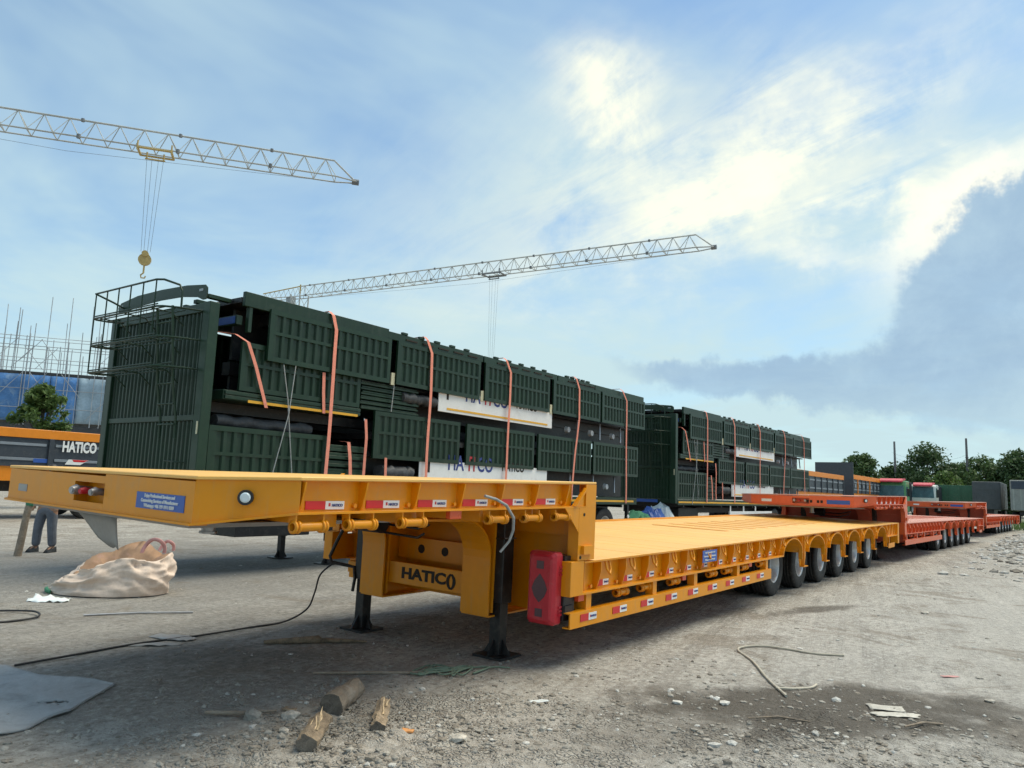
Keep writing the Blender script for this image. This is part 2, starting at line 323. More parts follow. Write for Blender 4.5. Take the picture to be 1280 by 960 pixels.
    damp = g.m('MAXIMUM', g.m('MAXIMUM', g.m('MULTIPLY', wet, .92), g.m('MULTIPLY', wet2, .8)), g.m('MAXIMUM', g.m('MULTIPLY', wet3, .45), g.m('MULTIPLY', wet4, .4)))
    c = g.mix(damp, c, g.mix(fine, (.06, .049, .037), (.13, .11, .087)))
    # weeds far off
    c = g.mix(g.m('MULTIPLY', zone(90, -2, 40, 9, 0, mid, .4), .85), c, g.mix(fine, (.035, .06, .015), (.12, .15, .05)))
    b = g.n('ShaderNodeBsdfPrincipled'); g.put(b.inputs['Base Color'], c); g.put(b.inputs['Roughness'], g.m('SUBTRACT', .95, g.m('MULTIPLY', damp, .25))); b.inputs['Specular IOR Level'].default_value = .25
    h = g.m('ADD', g.m('MULTIPLY', g.m('MULTIPLY', g.ss(vo.outputs['Distance'], 0.0, .25), rub), .7), g.m('ADD', g.m('MULTIPLY', fine, .55), g.m('ADD', g.m('MULTIPLY', grit, .3), g.m('ADD', g.m('MULTIPLY', track, .5), g.m('MULTIPLY', rut, -1.1)))))
    bp = g.n('ShaderNodeBump'); bp.inputs['Strength'].default_value = 1.0; bp.inputs['Distance'].default_value = .045; g.put(bp.inputs['Height'], h); g.t.links.new(bp.outputs[0], b.inputs['Normal'])
    o = g.n('ShaderNodeOutputMaterial'); g.t.links.new(b.outputs[0], o.inputs[0])
    mb = MB(); mb.add(vs, fs, 0, True); tag(mb.build('ground', m), 'bare grey-brown dirt yard with tracks and damp stains', kind='structure')
ground()

# ------------------------------------------------------------------ low-bed trailers
def tape_mesh(L=.28, H=.062):
    m = MB(); m.box(-L/2, 0, -.0015, .0015, -H/2, H/2, 0); m.box(0.0005, L/2, -.0015, .0015, -H/2, H/2, 1)
    m.box(.022, .036, -.0026, -.0014, -.006, .012, 2)
    return m.mesh('reflective_tape', [M['redtape'], M['whitetape'], M['inkred']])
TAPE_U, TAPE_L, TAPE_S = tape_mesh(.275, .046), tape_mesh(.205, .052), tape_mesh(.265, .058)
TYRE = MB(); _p = [(.225, -.115), (.25, -.128), (.30, -.134), (.38, -.132), (.412, -.116)]
for i in range(5):
    a = -.105+i*.0465; _p += [(.420, a), (.420, a+.034)] + ([(.409, a+.036), (.409, a+.0455)] if i < 4 else [])
_p += [(.412, .116), (.38, .132), (.30, .134), (.25, .128), (.225, .115)]
TYRE.lathe(_p, (0, 0, 0), 'y', 44); TYRE = TYRE.mesh('wheel', M['rubber'])
for p in TYRE.polygons: p.use_smooth = True
RIM = MB(); RIM.lathe([(.236, -.118), (.228, -.124), (.214, -.11), (.205, -.02), (.195, .02), (.14, .035), (.125, -.005), (.11, -.03), (0.0, -.034)], (0, 0, 0), 'y', 36)
for k in range(10):
    a = k*math.pi/5; RIM.cyl((.165*math.cos(a), .035, .165*math.sin(a)), (.165*math.cos(a), .008, .165*math.sin(a)), .013, 6)
RIM.lathe([(.232, .12), (.205, .06), (.195, .02)], (0, 0, 0), 'y', 24); RIM = RIM.mesh('rim', M['rim'])
PEG = None
def lowbed(label, loc, rot, paint, low, deck, hero, group='low-bed trailers in line'):
    O = (13, 1.5, 0); root = tag(empty('lowbed_trailer', loc, rot), label, 'trailer', group)
    tr, tp = rot[0], -rot[1]
    g = lambda x, y: -(tp*(x-13)+tr*(y-1.5))-loc[2]          # local height of the ground
    B = lambda: MB(O); P = lambda n, mb, m, bv=.004, par=None: mb.build(n, m, par or root, bv if hero else 0)
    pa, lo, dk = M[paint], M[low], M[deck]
    L = lambda x, y, z: (x-O[0], y-O[1], z-O[2])
    # --- gooseneck deck
    plan = [(2.27, .36), (2.65, 0), (5.79, 0), (5.79, 3), (2.65, 3), (2.27, 2.64)]
    zt = lambda x, y: (1.532-.0095*(y-.36) if x < 2.4 else (1.551 if x < 5 else 1.588)-(.0155 if x < 5 else .021)*y)
    top = B(); n = len(plan); pts = [(x, y, zt(x, y)) for x, y in plan]; ptb = [(x, y, zt(x, y)-.02) for x, y in plan]
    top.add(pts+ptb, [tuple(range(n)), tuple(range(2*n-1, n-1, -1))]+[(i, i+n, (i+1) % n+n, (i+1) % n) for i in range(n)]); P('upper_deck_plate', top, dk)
    # patch plates and lashing slots on the nose
    for sx_, sy0, sy1, sz_ in ((2.50, 1.55, 1.75, 1.519), (2.75, .95, 1.15, 1.528), (2.58, .55, .72, 1.526)):
        s = B(); s.box(sx_, sx_+.04, sy0, sy1, sz_-.02, sz_+.0035); P('lashing_slot', s, M['cut'], 0)
    # nose apron with an opening for the couplings
    oy0, oy1, oz0, oz1 = 1.31, 1.68, 1.328, 1.446
    a = B(); a.box(2.275, 2.29, .375, oy0, 1.287, 1.502); a.box(2.275, 2.29, oy1, 2.625, 1.287, 1.489); a.box(2.275, 2.29, oy0+.0005, oy1-.0005, 1.287, oz0); a.box(2.275, 2.29, oy0+.0005, oy1-.0005, oz1, 1.489)
    P('nose_apron', a, pa, 0)
    a = B(); a.box(2.36, 2.37, oy0-.02, oy1+.02, oz0-.02, oz1+.02); a.box(2.291, 2.36, oy0-.016, oy0-.004, oz0-.02, oz1+.02); a.box(2.291, 2.36, oy1+.004, oy1+.016, oz0-.02, oz1+.02); P('coupling_recess', a, pa, 0)
    for y, mt, r in ((1.64, 'steel', .026), (1.53, 'red', .018), (1.40, 'steel', .022)):
        c = B(); c.cyl((2.36, y, 1.39), (2.27, y, 1.395), r, 12); c.cyl((2.27, y, 1.395), (2.235, y-.01, 1.39), r*1.25, 12, r*.9); c.cyl((2.235, y-.01, 1.39), (2.234, y-.01, 1.39), r*.6, 10); P('air_coupling', c, M[mt], 0)
    f = B(); f.add([(2.255, .37, 1.275), (2.255, 2.63, 1.275), (2.36, 2.63, 1.275), (2.36, .37, 1.275), (2.255, .37, 1.287), (2.255, 2.63, 1.287), (2.36, 2.63, 1.287), (2.36, .37, 1.287)], [(0, 3, 2, 1), (4, 5, 6, 7), (0, 1, 5, 4), (1, 2, 6, 5), (2, 3, 7, 6), (3, 0, 4, 7)]); P('nose_flange', f, pa, 0)
    for sy in (0, 1):
        q = (lambda y: y) if sy == 0 else (lambda y: 3-y)
        fl = (lambda fs: fs) if sy == 0 else (lambda fs: [tuple(reversed(t)) for t in fs])
        hexa = [(0, 3, 2, 1), (4, 5, 6, 7), (0, 1, 5, 4), (1, 2, 6, 5), (2, 3, 7, 6), (3, 0, 4, 7)]
        # chamfer plate from the nose corner to the side
        c = B(); A, E_ = (2.278, .375), (2.66, .012); nx, ny = .009, .0095
        c.add([(A[0], q(A[1]), 1.287), (E_[0], q(E_[1]), 1.362), (E_[0]+nx, q(E_[1]+ny), 1.362), (A[0]+nx, q(A[1]+ny), 1.287), (A[0], q(A[1]), zt(2.27, q(.36))-.021), (E_[0], q(E_[1]), zt(2.65, q(0))-.021), (E_[0]+nx, q(E_[1]+ny), zt(2.65, q(0))-.021), (A[0]+nx, q(A[1]+ny), zt(2.27, q(.36))-.021)], fl(hexa)); P('corner_plate', c, pa, 0)
        c = B(); c.add([(2.255, q(.372), 1.275), (2.645, q(-.004), 1.352), (2.70, q(.05), 1.352), (2.36, q(.40), 1.275), (2.255, q(.372), 1.287), (2.645, q(-.004), 1.364), (2.70, q(.05), 1.364), (2.36, q(.40), 1.287)], fl(hexa)); P('corner_flange', c, pa, 0)
        # side web, lower flange
        w = B(); w.add([(2.66, q(.07), 1.36), (5.5, q(.07), 1.38), (5.5, q(.08), 1.38), (2.66, q(.08), 1.36), (2.66, q(.07), zt(2.65, q(.07))-.021), (5.5, q(.07), zt(5.8, q(.07))-.024), (5.5, q(.08), zt(5.8, q(.07))-.024), (2.66, q(.08), zt(2.65, q(.07))-.021)], fl(hexa)); P('side_web', w, pa, 0)
        w = B(); w.add([(2.645, q(0), 1.352), (5.62, q(0), 1.372), (5.62, q(.16), 1.372), (2.645, q(.16), 1.352), (2.645, q(0), 1.364), (5.62, q(0), 1.384), (5.62, q(.16), 1.384), (2.645, q(.16), 1.364)], fl(hexa)); P('side_flange', w, pa, 0)
    if True:
        for i in range(7):
            x = 2.68+i*.445; z0 = 1.366+.004*i; z1 = 1.526+.005*i
            r = B(); r.prism([(.0, z1), (.07, z1), (.07, z0), (.045, z0), (.03, z0+.03), (.008, z1-.045)], 'x', x, x+.012); P('side_rib', r, pa, 0)
            r = B(); r.cyl((x-.035, .05, z0+.025), (x-.035, .072, z0+.025), .014, 8); P('lashing_eye', r, pa, 0)
        for i in range(6):
            if i == 5 and not hero: continue
            x = 2.68+i*.445; o = link('reflective_tape', TAPE_U, root, L(x+.20, .066, 1.398+.0042*i)); o.rotation_euler = (0, 0, 0)
            if hero: text('HATICO', .021, M['ink'], L(x+.285, .0635, 1.397+.0042*i), FACE_Y, o.parent, .0006)
        for i, x in enumerate((2.66, 3.03, 3.46, 4.33, 4.77, 5.19)):
            z = 1.286+.003*i
            t = B(); t.cyl((x-.02, .03, z), (x+.20, .03, z), .026, 14, caps=False); t.cyl((x-.02, .03, z), (x+.20, .03, z), .019, 14, caps=False)
            for e in (x-.022, x+.002, x+.165, x+.185): t.lathe([(.021, 0), (.036, 0), (.036, .014), (.021, .014)], (e, .03, z), 'x', 14)
            t.box(x-.018, x-.008, .012, .07, z+.02, 1.358); t.box(x+.168, x+.178, .012, .07, z+.02, 1.358); P('stake_pocket', t, pa, 0)
    # marker lamp, nose lamp, plaques
    b = B(); b.box(3.90, 4.02, .02, .06, 1.305, 1.365); P('marker_lamp', b, M['lamp'])
    lx, ly, lz = 2.455, .19, 1.432; d = Vector((-.69, -.725, 0))
    c = B(); c.cyl(Vector((lx, ly, lz))+d*.000, Vector((lx, ly, lz))+d*.03, .040, 20, mi=0); c.cyl(Vector((lx, ly, lz))+d*.03, Vector((lx, ly, lz))+d*.036, .027, 20, .020, mi=1); P('side_lamp', c, [M['black'], M['lens']], 0)
    pl = B(); pl.box(2.271, 2.275, .455, .935, 1.334, 1.422); pq = P('nose_plaque', pl, M['blue'], 0)
    if hero:
        for k, (tx, sz, sx) in enumerate((('Enjoy Professional Services and', .0262, .92), ('Customizing Services of Manufacturer', .0262, .92), ('Whatsapp: +86 199 1911 0289', .0262, .92))):
            text(tx, sz, M['white'], L(2.2695, .695, 1.405-.027*k), FACE_X, root, .0004, sx=sx)
        nb = B(); nb.box(2.272, 2.275, 2.34, 2.47, 1.345, 1.392); P('rating_plate', nb, M['grey'], 0)
    else:
        nb = B()
        for k in range(5):
            if k != 2: nb.box(2.272, 2.2745, 1.02+k*.075, 1.07+k*.075, 1.35, 1.41)
        P('nose_marking', nb, M['cut'], 0)
        nb = B(); nb.box(2.272, 2.275, 2.15, 2.38, 1.345, 1.405); P('rating_plate', nb, M['whitetape'], 0)
    # --- under the gooseneck
    u = B(); u.box(2.37, 3.9, .55, 2.45, 1.245, 1.268); P('coupling_plate', u, M['grey'], 0)
    u = B(); u.cyl((3.1, 1.5, 1.245), (3.1, 1.5, 1.13), .045, 14); u.cyl((3.1, 1.5, 1.13), (3.1, 1.5, 1.115), .06, 14); P('kingpin', u, M['steel'], 0)
    for yc in (.87, 2.13):
        # S-shaped neck beam: web and curved front flange
        cur = [(2.45, 1.262)]+[(4.55+.75*math.sin(t), 1.10-.55+.70*math.cos(t)+.0) for t in [i*math.pi/2/9 for i in range(10)]]+[(5.30, .415)]
        cur = [(2.45, 1.27), (4.92, 1.235)]+[(4.92+.38*math.sin(t), .90+.335*math.cos(t)) for t in [i*math.pi/2/8 for i in range(1, 9)]]+[(5.30, .42)]
        w = B(); w.prism(cur+[(5.95, .42), (5.95, 1.37), (2.45, 1.37)], 'y', yc-.008, yc+.008); P('neck_web', w, lo, 0)
        fl = B()
        for (x0, z0), (x1, z1) in zip(cur, cur[1:]):
            dx, dz = x1-x0, z1-z0; l = math.hypot(dx, dz); nx, nz = dz/l*.018, -dx/l*.018
            fl.add([(x0, yc-.15, z0), (x1, yc-.15, z1), (x1, yc+.15, z1), (x0, yc+.15, z0), (x0+nx, yc-.15, z0+nz), (x1+nx, yc-.15, z1+nz), (x1+nx, yc+.15, z1+nz), (x0+nx, yc+.15, z0+nz)], [(0, 1, 2, 3), (7, 6, 5, 4), (1, 0, 4, 5), (2, 1, 5, 6), (3, 2, 6, 7), (0, 3, 7, 4)])
        P('neck_flange', fl, lo, 0)
        b = B(); b.box(5.30, 6.2, yc-.15, yc+.15, .405, .4195); P('neck_foot', b, lo, 0)
        b = B(); b.box(5.335, 5.36, yc-.148, yc-.0085, .44, 1.3); P('neck_stiffener', b, lo, 0)
    for x in (2.9, 3.6, 4.3, 4.95):
        c = B(); c.box(x, x+.09, .09, 2.91, 1.275, 1.365); P('cross_member', c, lo, 0)
    c = B(); c.box(5.36, 5.378, 1.022, 1.978, .548, .745); P('name_beam', c, lo)
    c = B(); c.box(5.378, 5.50, 1.022, 1.978, .548, .560); P('name_beam_flange', c, lo, 0)
    if hero: text('HATIC()', .135, M['cut'], L(5.358, 1.48, .648), FACE_X, root, .0055, sx=1.38)
    c = B(); c.box(5.60, 5.62, .90, 2.10, .76, .96); P('pierced_beam', c, lo, 0)
    for y in (1.2, 1.5, 1.8):
        c = B(); c.cyl((5.597, y, .86), (5.60, y, .86), .042, 16); P('lightening_hole', c, M['cut'], 0)
    # air lines and valves below the neck
    for z, y0 in ((1.10, 1.1), (1.02, 1.15)):
        c = B(); c.tube([(4.9, y0, z+.06), (5.1, 1.4, z), (5.2, 1.9, z), (5.0, 2.05, z+.05)], .012, 6); P('air_line', c, M['black'], 0)
    c = B(); c.cyl((5.0, 1.75, 1.12), (5.0, 2.0, 1.12), .09, 14); P('air_tank', c, M['black'], 0)
    # riser wall
    c = B(); c.box(5.74, 5.755, .06, 2.94, .45, 1.12); c.box(5.69, 5.705, .06, 2.94, 1.124, 1.36); c.box(5.69, 5.755, .06, 2.94, 1.1205, 1.1235); P('riser_plate', c, lo, 0)
    # landing legs
    for yl, nm in ((.715, 0), (2.38, 1)):
        gr = g(5.44, yl); lg = B(); lg.box(5.365, 5.515, yl-.075, yl+.075, .52, 1.30); lg.box(5.35, 5.53, yl-.09, yl+.09, 1.06, 1.075); leg = P('landing_leg', lg, M['black'], .006)
        i = B(); i.box(5.385, 5.495, yl-.055, yl+.055, gr+.02, .52); P('inner_leg', i, M['black'], .004, leg); leg.children[-1]
        ft = B(); ft.box(5.29, 5.59, yl-.15, yl+.15, gr+.002, gr+.022)
        for sx, sy in ((1, 0), (-1, 0), (0, 1), (0, -1)):
            if sx: ft.prism([(5.44+sx*.057, gr+.023), (5.44+sx*.14, gr+.023), (5.44+sx*.057, gr+.15)], 'y', yl-.006, yl+.006)
            else: ft.prism([(yl+sy*.057, gr+.023), (yl+sy*.14, gr+.023), (yl+sy*.057, gr+.15)], 'x', 5.434, 5.446)
        P('leg_foot', ft, M['black'], 0, leg)
        if nm == 0:
            r = B()
            for k in range(9): r.box(5.352, 5.364, yl+.03, yl+.10, .60+k*.06, .625+k*.06)
            P('rack_teeth', r, M['steel'], 0, leg)
    br = B(); br.prism([(.93, .50), (1.015, .50), (1.015, 1.16), (.93, 1.16)], 'x', 5.44, 5.455); br2 = P('leg_bracket', br, lo, 0)
    for z in (.68, 1.0):
        s = B(); s.prism([(.972+.022*math.cos(t), z+(.055 if math.sin(t) > 0 else -.055)+.022*math.sin(t)) for t in [k*math.pi/6 for k in range(12)]], 'x', 5.437, 5.4395); P('bracket_slot', s, M['cut'], 0, br2)
    if hero:
        c = B(); c.tube([(5.42, 2.50, 1.24), (5.34, 2.56, 1.10), (5.28, 2.64, .88), (5.25, 2.70, .72), (5.26, 2.68, .66), (5.32, 2.56, .645), (5.36, 2.46, .63), (5.36, 2.44, .52), (5.35, 2.45, .40)], .017, 8); P('crank_handle', c, M['black'], 0)
        c = B(); c.prism([(2.55, .96), (2.80, .96), (2.80, 1.24), (2.55, 1.24)], 'x', 5.7, 5.73); c.box(5.55, 5.73, 2.70, 2.80, .96, 1.25); P('step_bracket', c, lo, 0)
        c = B(); c.box(5.5, 5.9, 2.55, 2.70, .55, .66); P('tool_step', c, lo, 0)
        c = B(); c.tube([(4.22, -.012, 1.462), (4.33, -.03, 1.44), (4.43, -.045, 1.40), (4.52, -.05, 1.31), (4.55, -.03, 1.22), (4.55, .0, 1.14), (4.50, .04, 1.06)], [.010, .010, .011, .011, .011, .010, .009], 8); P('air_hose', c, M['rope'], 0)
        # rubber flap hanging under the nose
        fb = B(); N = 9; vs = []
        for i in range(N):
            t = i/(N-1)
            for k in range(5):
                s_ = k/4; ytop = 1.93-.50*t; ybot = 1.66-.30*t
                vs.append((2.42+.03*math.sin(t*4)*s_+.02*s_*s_, ytop+(ybot-ytop)*s_**.8, 1.246-(.15+.05*min(1, t*2.2))*s_-.012*math.sin(t*6)*s_))
        fs = [(i*5+k, i*5+k+1, (i+1)*5+k+1, (i+1)*5+k) for i in range(N-1) for k in range(4)]
        fb.add(vs, fs, 0, True); fo = P('rubber_flap', fb, M['flap'], 0); sm = fo.modifiers.new('thick', 'SOLIDIFY'); sm.thickness = .006
    # end posts with gussets
    for sy in (0, 1):
        y = lambda a, b: (a, b) if sy == 0 else (3-b, 3-a)
        c = B(); c.box(5.52, 5.79, *y(.0, .012), .94, 1.38); c.box(5.62, 5.79, *y(.0, .012), 1.3805, 1.5655-(.062 if sy else 0)); c.box(5.775, 5.79, *y(.013, .16), .94, 1.5645-(.062 if sy else 0)); c.box(5.52, 5.532, *y(.013, .10), .94, 1.36); P('end_post', c, pa, 0)
        c = B(); c.prism([(5.30, 1.37), (5.519, 1.37), (5.519, 1.17)], 'y', *y(.001, .011)); c.prism([(5.62, 1.384), (5.62, 1.5-.0), (5.56, 1.5), (5.42, 1.384)], 'y', *y(.012, .02)); P('post_gusset', c, pa, 0)
        c = B(); c.prism([(5.60, 1.538), (5.625, 1.538), (5.455, 1.385), (5.43, 1.385)], 'y', *y(-.02, .011)); P('post_brace', c, pa, 0)
        c = B(); c.prism([(5.57, 1.06), (5.73, 1.06), (5.73, .99), (5.57, .99)], 'y', *y(-.03, -.0005)); P('post_step', c, pa, 0)
        if hero and sy == 0:
            for (x, z) in ((5.60, 1.315), (5.56, .965)):
                h = B(); h.cyl((x, -.004, z), (x, 0, z), .014, 10); P('bolt_hole', h, M['cut'], 0)
    # --- lower bed
    npl = 46; wpl = (20.28-5.80)/npl; me = None; rp = random.Random(9)
    for i in range(npl):
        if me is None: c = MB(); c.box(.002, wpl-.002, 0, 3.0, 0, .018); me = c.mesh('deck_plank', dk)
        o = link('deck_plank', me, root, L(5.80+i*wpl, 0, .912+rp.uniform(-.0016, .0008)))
        if hero: b_ = o.modifiers.new('bevel', 'BEVEL'); b_.width = .002; b_.segments = 1
    c = B(); c.box(5.80, 20.28, .15, 2.85, .900, .909); P('deck_underlay', c, lo, 0)
    for i in range(12):
        x = 11.3+i*.62; c = B(); c.box(x, x+.16, .9, 2.1, .9302, .934); P('deck_grip_strip', c, pa, 0)
    c = B(); c.box(5.8, 20.28, 2.86, 3.0, .9303, .945); P('far_rub_rail', c, pa, 0)
    # front box of the side rail
    for sy in (0, 1):
        y = lambda a, b: (a, b) if sy == 0 else (3-b, 3-a)
        c = B(); c.box(5.42, 5.63, *y(-.002, .12), .655, .936); P('rail_end_box', c, pa)
        c = B(); c.box(5.6305, 11.17, *y(.085, .095), .672, .911); P('rail_web', c, pa, 0)
        c = B(); c.box(5.6305, 11.17, *y(.0, .14), .655, .6715); P('rail_flange', c, pa, 0)
        c = B(); c.box(5.6305, 20.28, *y(-.004, -.0005), .914, .928); P('deck_edge_strip', c, pa, 0)
        if sy == 1: continue
        for i in range(12 if hero else 11):
            x = 5.93+i*.466
            r = B(); r.prism([(.004, .908), (.084, .908), (.084, .673), (.05, .673), (.035, .71), (.006, .82)], 'x', x, x+.012); P('rail_rib', r, pa, 0)
            r = B(); r.tube([(x+.10, .02, .905), (x+.10, .004, .84), (x+.135, -.012, .795), (x+.17, .004, .84), (x+.17, .02, .905)], .011, 6); P('lashing_ring', r, pa, 0)
            r = B(); r.cyl((x-.06, .06, .70), (x-.06, .086, .70), .018, 8, .006); P('rivet_boss', r, pa, 0)
            if i < 11 and hero:
                link('reflective_tape', TAPE_L, root, L(x+.175, .0815, .712))
                if hero: text('HATICO', .021, M['ink'], L(x+.235, .079, .712), FACE_Y, root, .0005)
        for x in (5.72, 7.0, 8.02, 9.35, 10.45):
            c = B(); c.box(x, x+.085, .02, .10, .5265, .6545); P('skirt_post', c, pa, 0)
        sk = B(); sk.box(5.44, 10.62, .0, .012, .40, .526); sk.box(5.44, 10.62, .0125, .07, .40, .410); sk.box(5.44, 10.62, .0125, .07, .516, .526); P('side_skirt', sk, pa, 0)
        for i in range(9 if hero else 0):
            x = 5.73+i*.553; link('reflective_tape', TAPE_S, root, L(x, -.003, .472))
            if hero: text('HATICO', .024, M['ink'], L(x+.08, -.0055, .472), FACE_Y, root, .0005)
        for x in (6.43, 6.91, 7.59, 8.64, 9.12, 9.71, 10.38):
            t = B(); t.cyl((x-.10, .07, .60), (x+.10, .07, .60), .028, 14, caps=False); t.cyl((x-.10, .07, .60), (x+.10, .07, .60), .021, 14, caps=False)
            for e in (x-.102, x-.06, x+.055, x+.085): t.lathe([(.022, 0), (.040, 0), (.040, .015), (.022, .015)], (e, .07, .60), 'x', 14)
            t.box(x-.07, x-.06, .05, .12, .62, .654); t.box(x+.06, x+.07, .05, .12, .62, .654); P('stake_pocket', t, pa, 0)
        for x in (5.655, 7.78, 9.87):
            c = B(); c.box(x-.045, x+.045, .03, .07, .60, .65); P('marker_lamp', c, M['lamp'], 0)
    if hero:
        c = B(); c.box(8.20, 8.62, .0, .003, .755, .885); P('rail_plaque', c, M['blue'], 0)
        for k, tx in enumerate(('Enjoy Professional Services and', 'Customizing Services of Manufacturer', 'Whatsapp: +86 199 1911 0289')):
            text(tx, .024, M['white'], L(8.41, -.0012, .86-.04*k), FACE_Y, root, .0003, sx=.95)
    # main beams below the bed
    for yc in (1.0, 2.0):
        c = B(); c.box(5.97, 19.6, yc-.006, yc+.006, .50, .90); c.box(5.97, 19.6, yc-.09, yc+.09, .485, .4995); P('main_beam', c, lo, 0)
    # --- axles, wheels, fenders
    for i in range(6):
        xc = 11.66+1.315*i
        c = B(); zc = g(xc, 1.5)+.42; c.cyl((xc, .5, g(xc, .5)+.42), (xc, 2.5, g(xc, 2.5)+.42), .06, 10); P('axle', c, M['black'], 0)
        for yw, flip in ((.40, 0), (.70, 1), (2.60, 1), (2.30, 0)):
            gr = g(xc, yw); rx = R.uniform(0, 1); o = link('wheel', TYRE, root, L(xc, yw, gr+.419), (0, rx, 0)); link('rim', RIM, o, rot=(0, 0, math.pi if flip else 0))
        # side fender with its arch cut out
        h = 1.315/2; z_a, w_a, t_a = .655, .475, .225
        arc = [(xc+w_a*math.cos(t), z_a+t_a*math.sin(t)) for t in [math.pi*k/14 for k in range(15)]]
        for sy in (0, 1):
            y = lambda a, b: (a, b) if sy == 0 else (3-b, 3-a)
            left = xc-h if i else xc-h+.16
            poly = [(left+.001, .910), (left+.001, .655 if i == 0 else .47), (xc-h+.11 if i else left+.002, .655 if i == 0 else .47)]
            poly = [(left+.001, .440 if i else .655), (left+.12 if i else left+.004, .440 if i else .655), (xc-w_a-.004, .60 if i else .655)] + arc[::-1] + [(xc+w_a+.004, .60), (xc+h-.12, .440), (xc+h-.001, .440), (xc+h-.001, .910), (left+.001, .910)]
            c = B(); c.prism(poly, 'y', *y(.055, .068)); P('fender_plate', c, pa, 0)
            s = B()
            for (x0, z0), (x1, z1) in zip(arc, arc[1:]):
                nx0, nz0 = (x0-xc)/w_a*.016, (z0-z_a)/t_a*.016; nx1, nz1 = (x1-xc)/w_a*.016, (z1-z_a)/t_a*.016
                ya, yb = y(.0, .50)
                s.add([(x0, ya, z0), (x1, ya, z1), (x1, yb, z1), (x0, yb, z0), (x0+nx0, ya, z0+nz0), (x1+nx1, ya, z1+nz1), (x1+nx1, yb, z1+nz1), (x0+nx0, yb, z0+nz0)], [(0, 1, 2, 3), (7, 6, 5, 4), (1, 0, 4, 5), (2, 1, 5, 6), (3, 2, 6, 7), (0, 3, 7, 4)])
            P('wheel_arch', s, pa, 0)
            if sy == 0:
                e = B()
                for a_, b_ in (((xc+w_a+.004, .60), (xc+h-.10, .478)),):
                    e.box(xc+h-.20, xc+h-.19, .0, .054, .56, .905)
                e.box(xc+h-.12, xc+h+.12, .0, .054, .440, .452) if i < 5 else e.box(xc+h-.12, xc+h-.002, .0, .054, .440, .452)
                e.box(xc+h-.075, xc+h-.063, .003, .0545, .4525, .905); P('fender_rib', e, pa, 0)
                r = B(); r.box(xc-.06, xc+.06, .046, .0545, .888, .908); P('top_reflector', r, M['redtape'], 0)
                r = B(); r.tube([(xc+h-.02, .02, .905), (xc+h-.02, .0, .83), (xc+h+.02, -.014, .775), (xc+h+.06, .0, .83), (xc+h+.06, .02, .905)] if i < 5 else [(xc+h-.12, .02, .905), (xc+h-.12, 0, .83), (xc+h-.09, -.014, .775), (xc+h-.06, 0, .83), (xc+h-.06, .02, .905)], .011, 6); P('lashing_ring', r, pa, 0)
    # tail
    for sy in (0, 1):
        y = lambda a, b: (a, b) if sy == 0 else (3-b, 3-a)
        c = B(); c.box(18.90, 20.10, *y(.055, .068), .66, .910); c.box(18.90, 20.10, *y(0, .14), .645, .6595); P('tail_web', c, pa, 0)
        c = B(); c.box(20.1005, 20.28, *y(.0, .16), .46, .910); P('tail_post', c, pa)
        c = B(); c.box(18.98, 19.7, *y(0, .012), .40, .50); P('tail_skirt', c, pa, 0)
        c = B(); c.box(19.15, 19.20, *y(.02, .08), .5005, .6445); P('skirt_post', c, pa, 0)
        for k in range(3):
            if sy == 0: r = B(); r.prism([(.004, .908), (.05, .908), (.05, .662), (.03, .70)], 'x', 19.12+.36*k, 19.132+.36*k); P('rail_rib', r, pa, 0)
    c = B(); c.box(20.2, 20.28, .161, 2.839, .62, .910); P('tail_beam', c, pa)
    for yy in (.3, 2.55):
        c = B(); c.box(20.281, 20.30, yy, yy+.3, .70, .82); P('tail_lamp', c, M['redtape'], 0)
    if hero:
        # extinguisher cabinet at the front of the near rail
        x0, x1, ya, yb, z0, z1 = 5.33, 5.43, .085, .355, .425, 1.005
        c = B()
        def ring(x, i): return [(x, ya+i, z0+i+.02), (x, ya+i+.02, z0+i), (x, yb-i-.02, z0+i), (x, yb-i, z0+i+.02), (x, yb-i, z1-i-.02), (x, yb-i-.02, z1-i), (x, ya+i+.02, z1-i), (x, ya+i, z1-i-.02)]
        rs = [ring(5.43, 0), ring(5.345, 0), ring(5.315, .022), ring(5.305, .04)]
        c.add([p for r_ in rs for p in r_], [(k*8+j, (k+1)*8+j, (k+1)*8+(j+1) % 8, k*8+(j+1) % 8) for k in range(3) for j in range(8)]+[tuple(range(31, 23, -1)), tuple(range(0, 8))])
        fx = P('extinguisher_cabinet', c, M['red'], .004)
        b = B(); b.box(5.432, 5.60, ya-.022, yb-.01, z0+.03, z1-.03); b.box(5.44, 5.56, ya-.032, ya-.0225, .50, .58); b.box(5.44, 5.56, ya-.032, ya-.0225, .82, .90); P('cabinet_back', b, M['black'], .004, fx)
        yc = (ya+yb)/2
        for z in (.52, .90):
            b = B(); b.box(5.3015, 5.3045, yc-.035, yc+.035, z-.032, z+.032); P('cabinet_window', b, M['smoke'], 0, fx)
        b = B(); b.prism([(yc-.075, .71), (yc-.05, .65), (yc, .60), (yc+.05, .65), (yc+.075, .71), (yc+.05, .77), (yc, .83), (yc-.05, .77)], 'x', 5.301, 5.3045); P('cabinet_window', b, M['smoke'], 0, fx)
        for z in (.50, .53, .56, .82, .85, .88):
            b = B(); b.box(5.385, 5.44, ya-.008, ya-.0005, z, z+.018); P('cabinet_latch', b, M['red'], 0, fx)
        c = B(); c.tube([(5.5, .2, .55), (5.75, .15, .50), (5.95, .1, .52)], .014, 6); P('cabinet_bracket', c, M['black'], 0)
    return root
M['flap'] = mat('grey_rubber_sheet', (.30, .29, .275), .7, var=.1, scale=5, dirt=(DUST, .4))
M['smoke'] = mat('smoked_window', (.10, .05, .06), .35, var=.1)
TR, TP = .0225, .0071
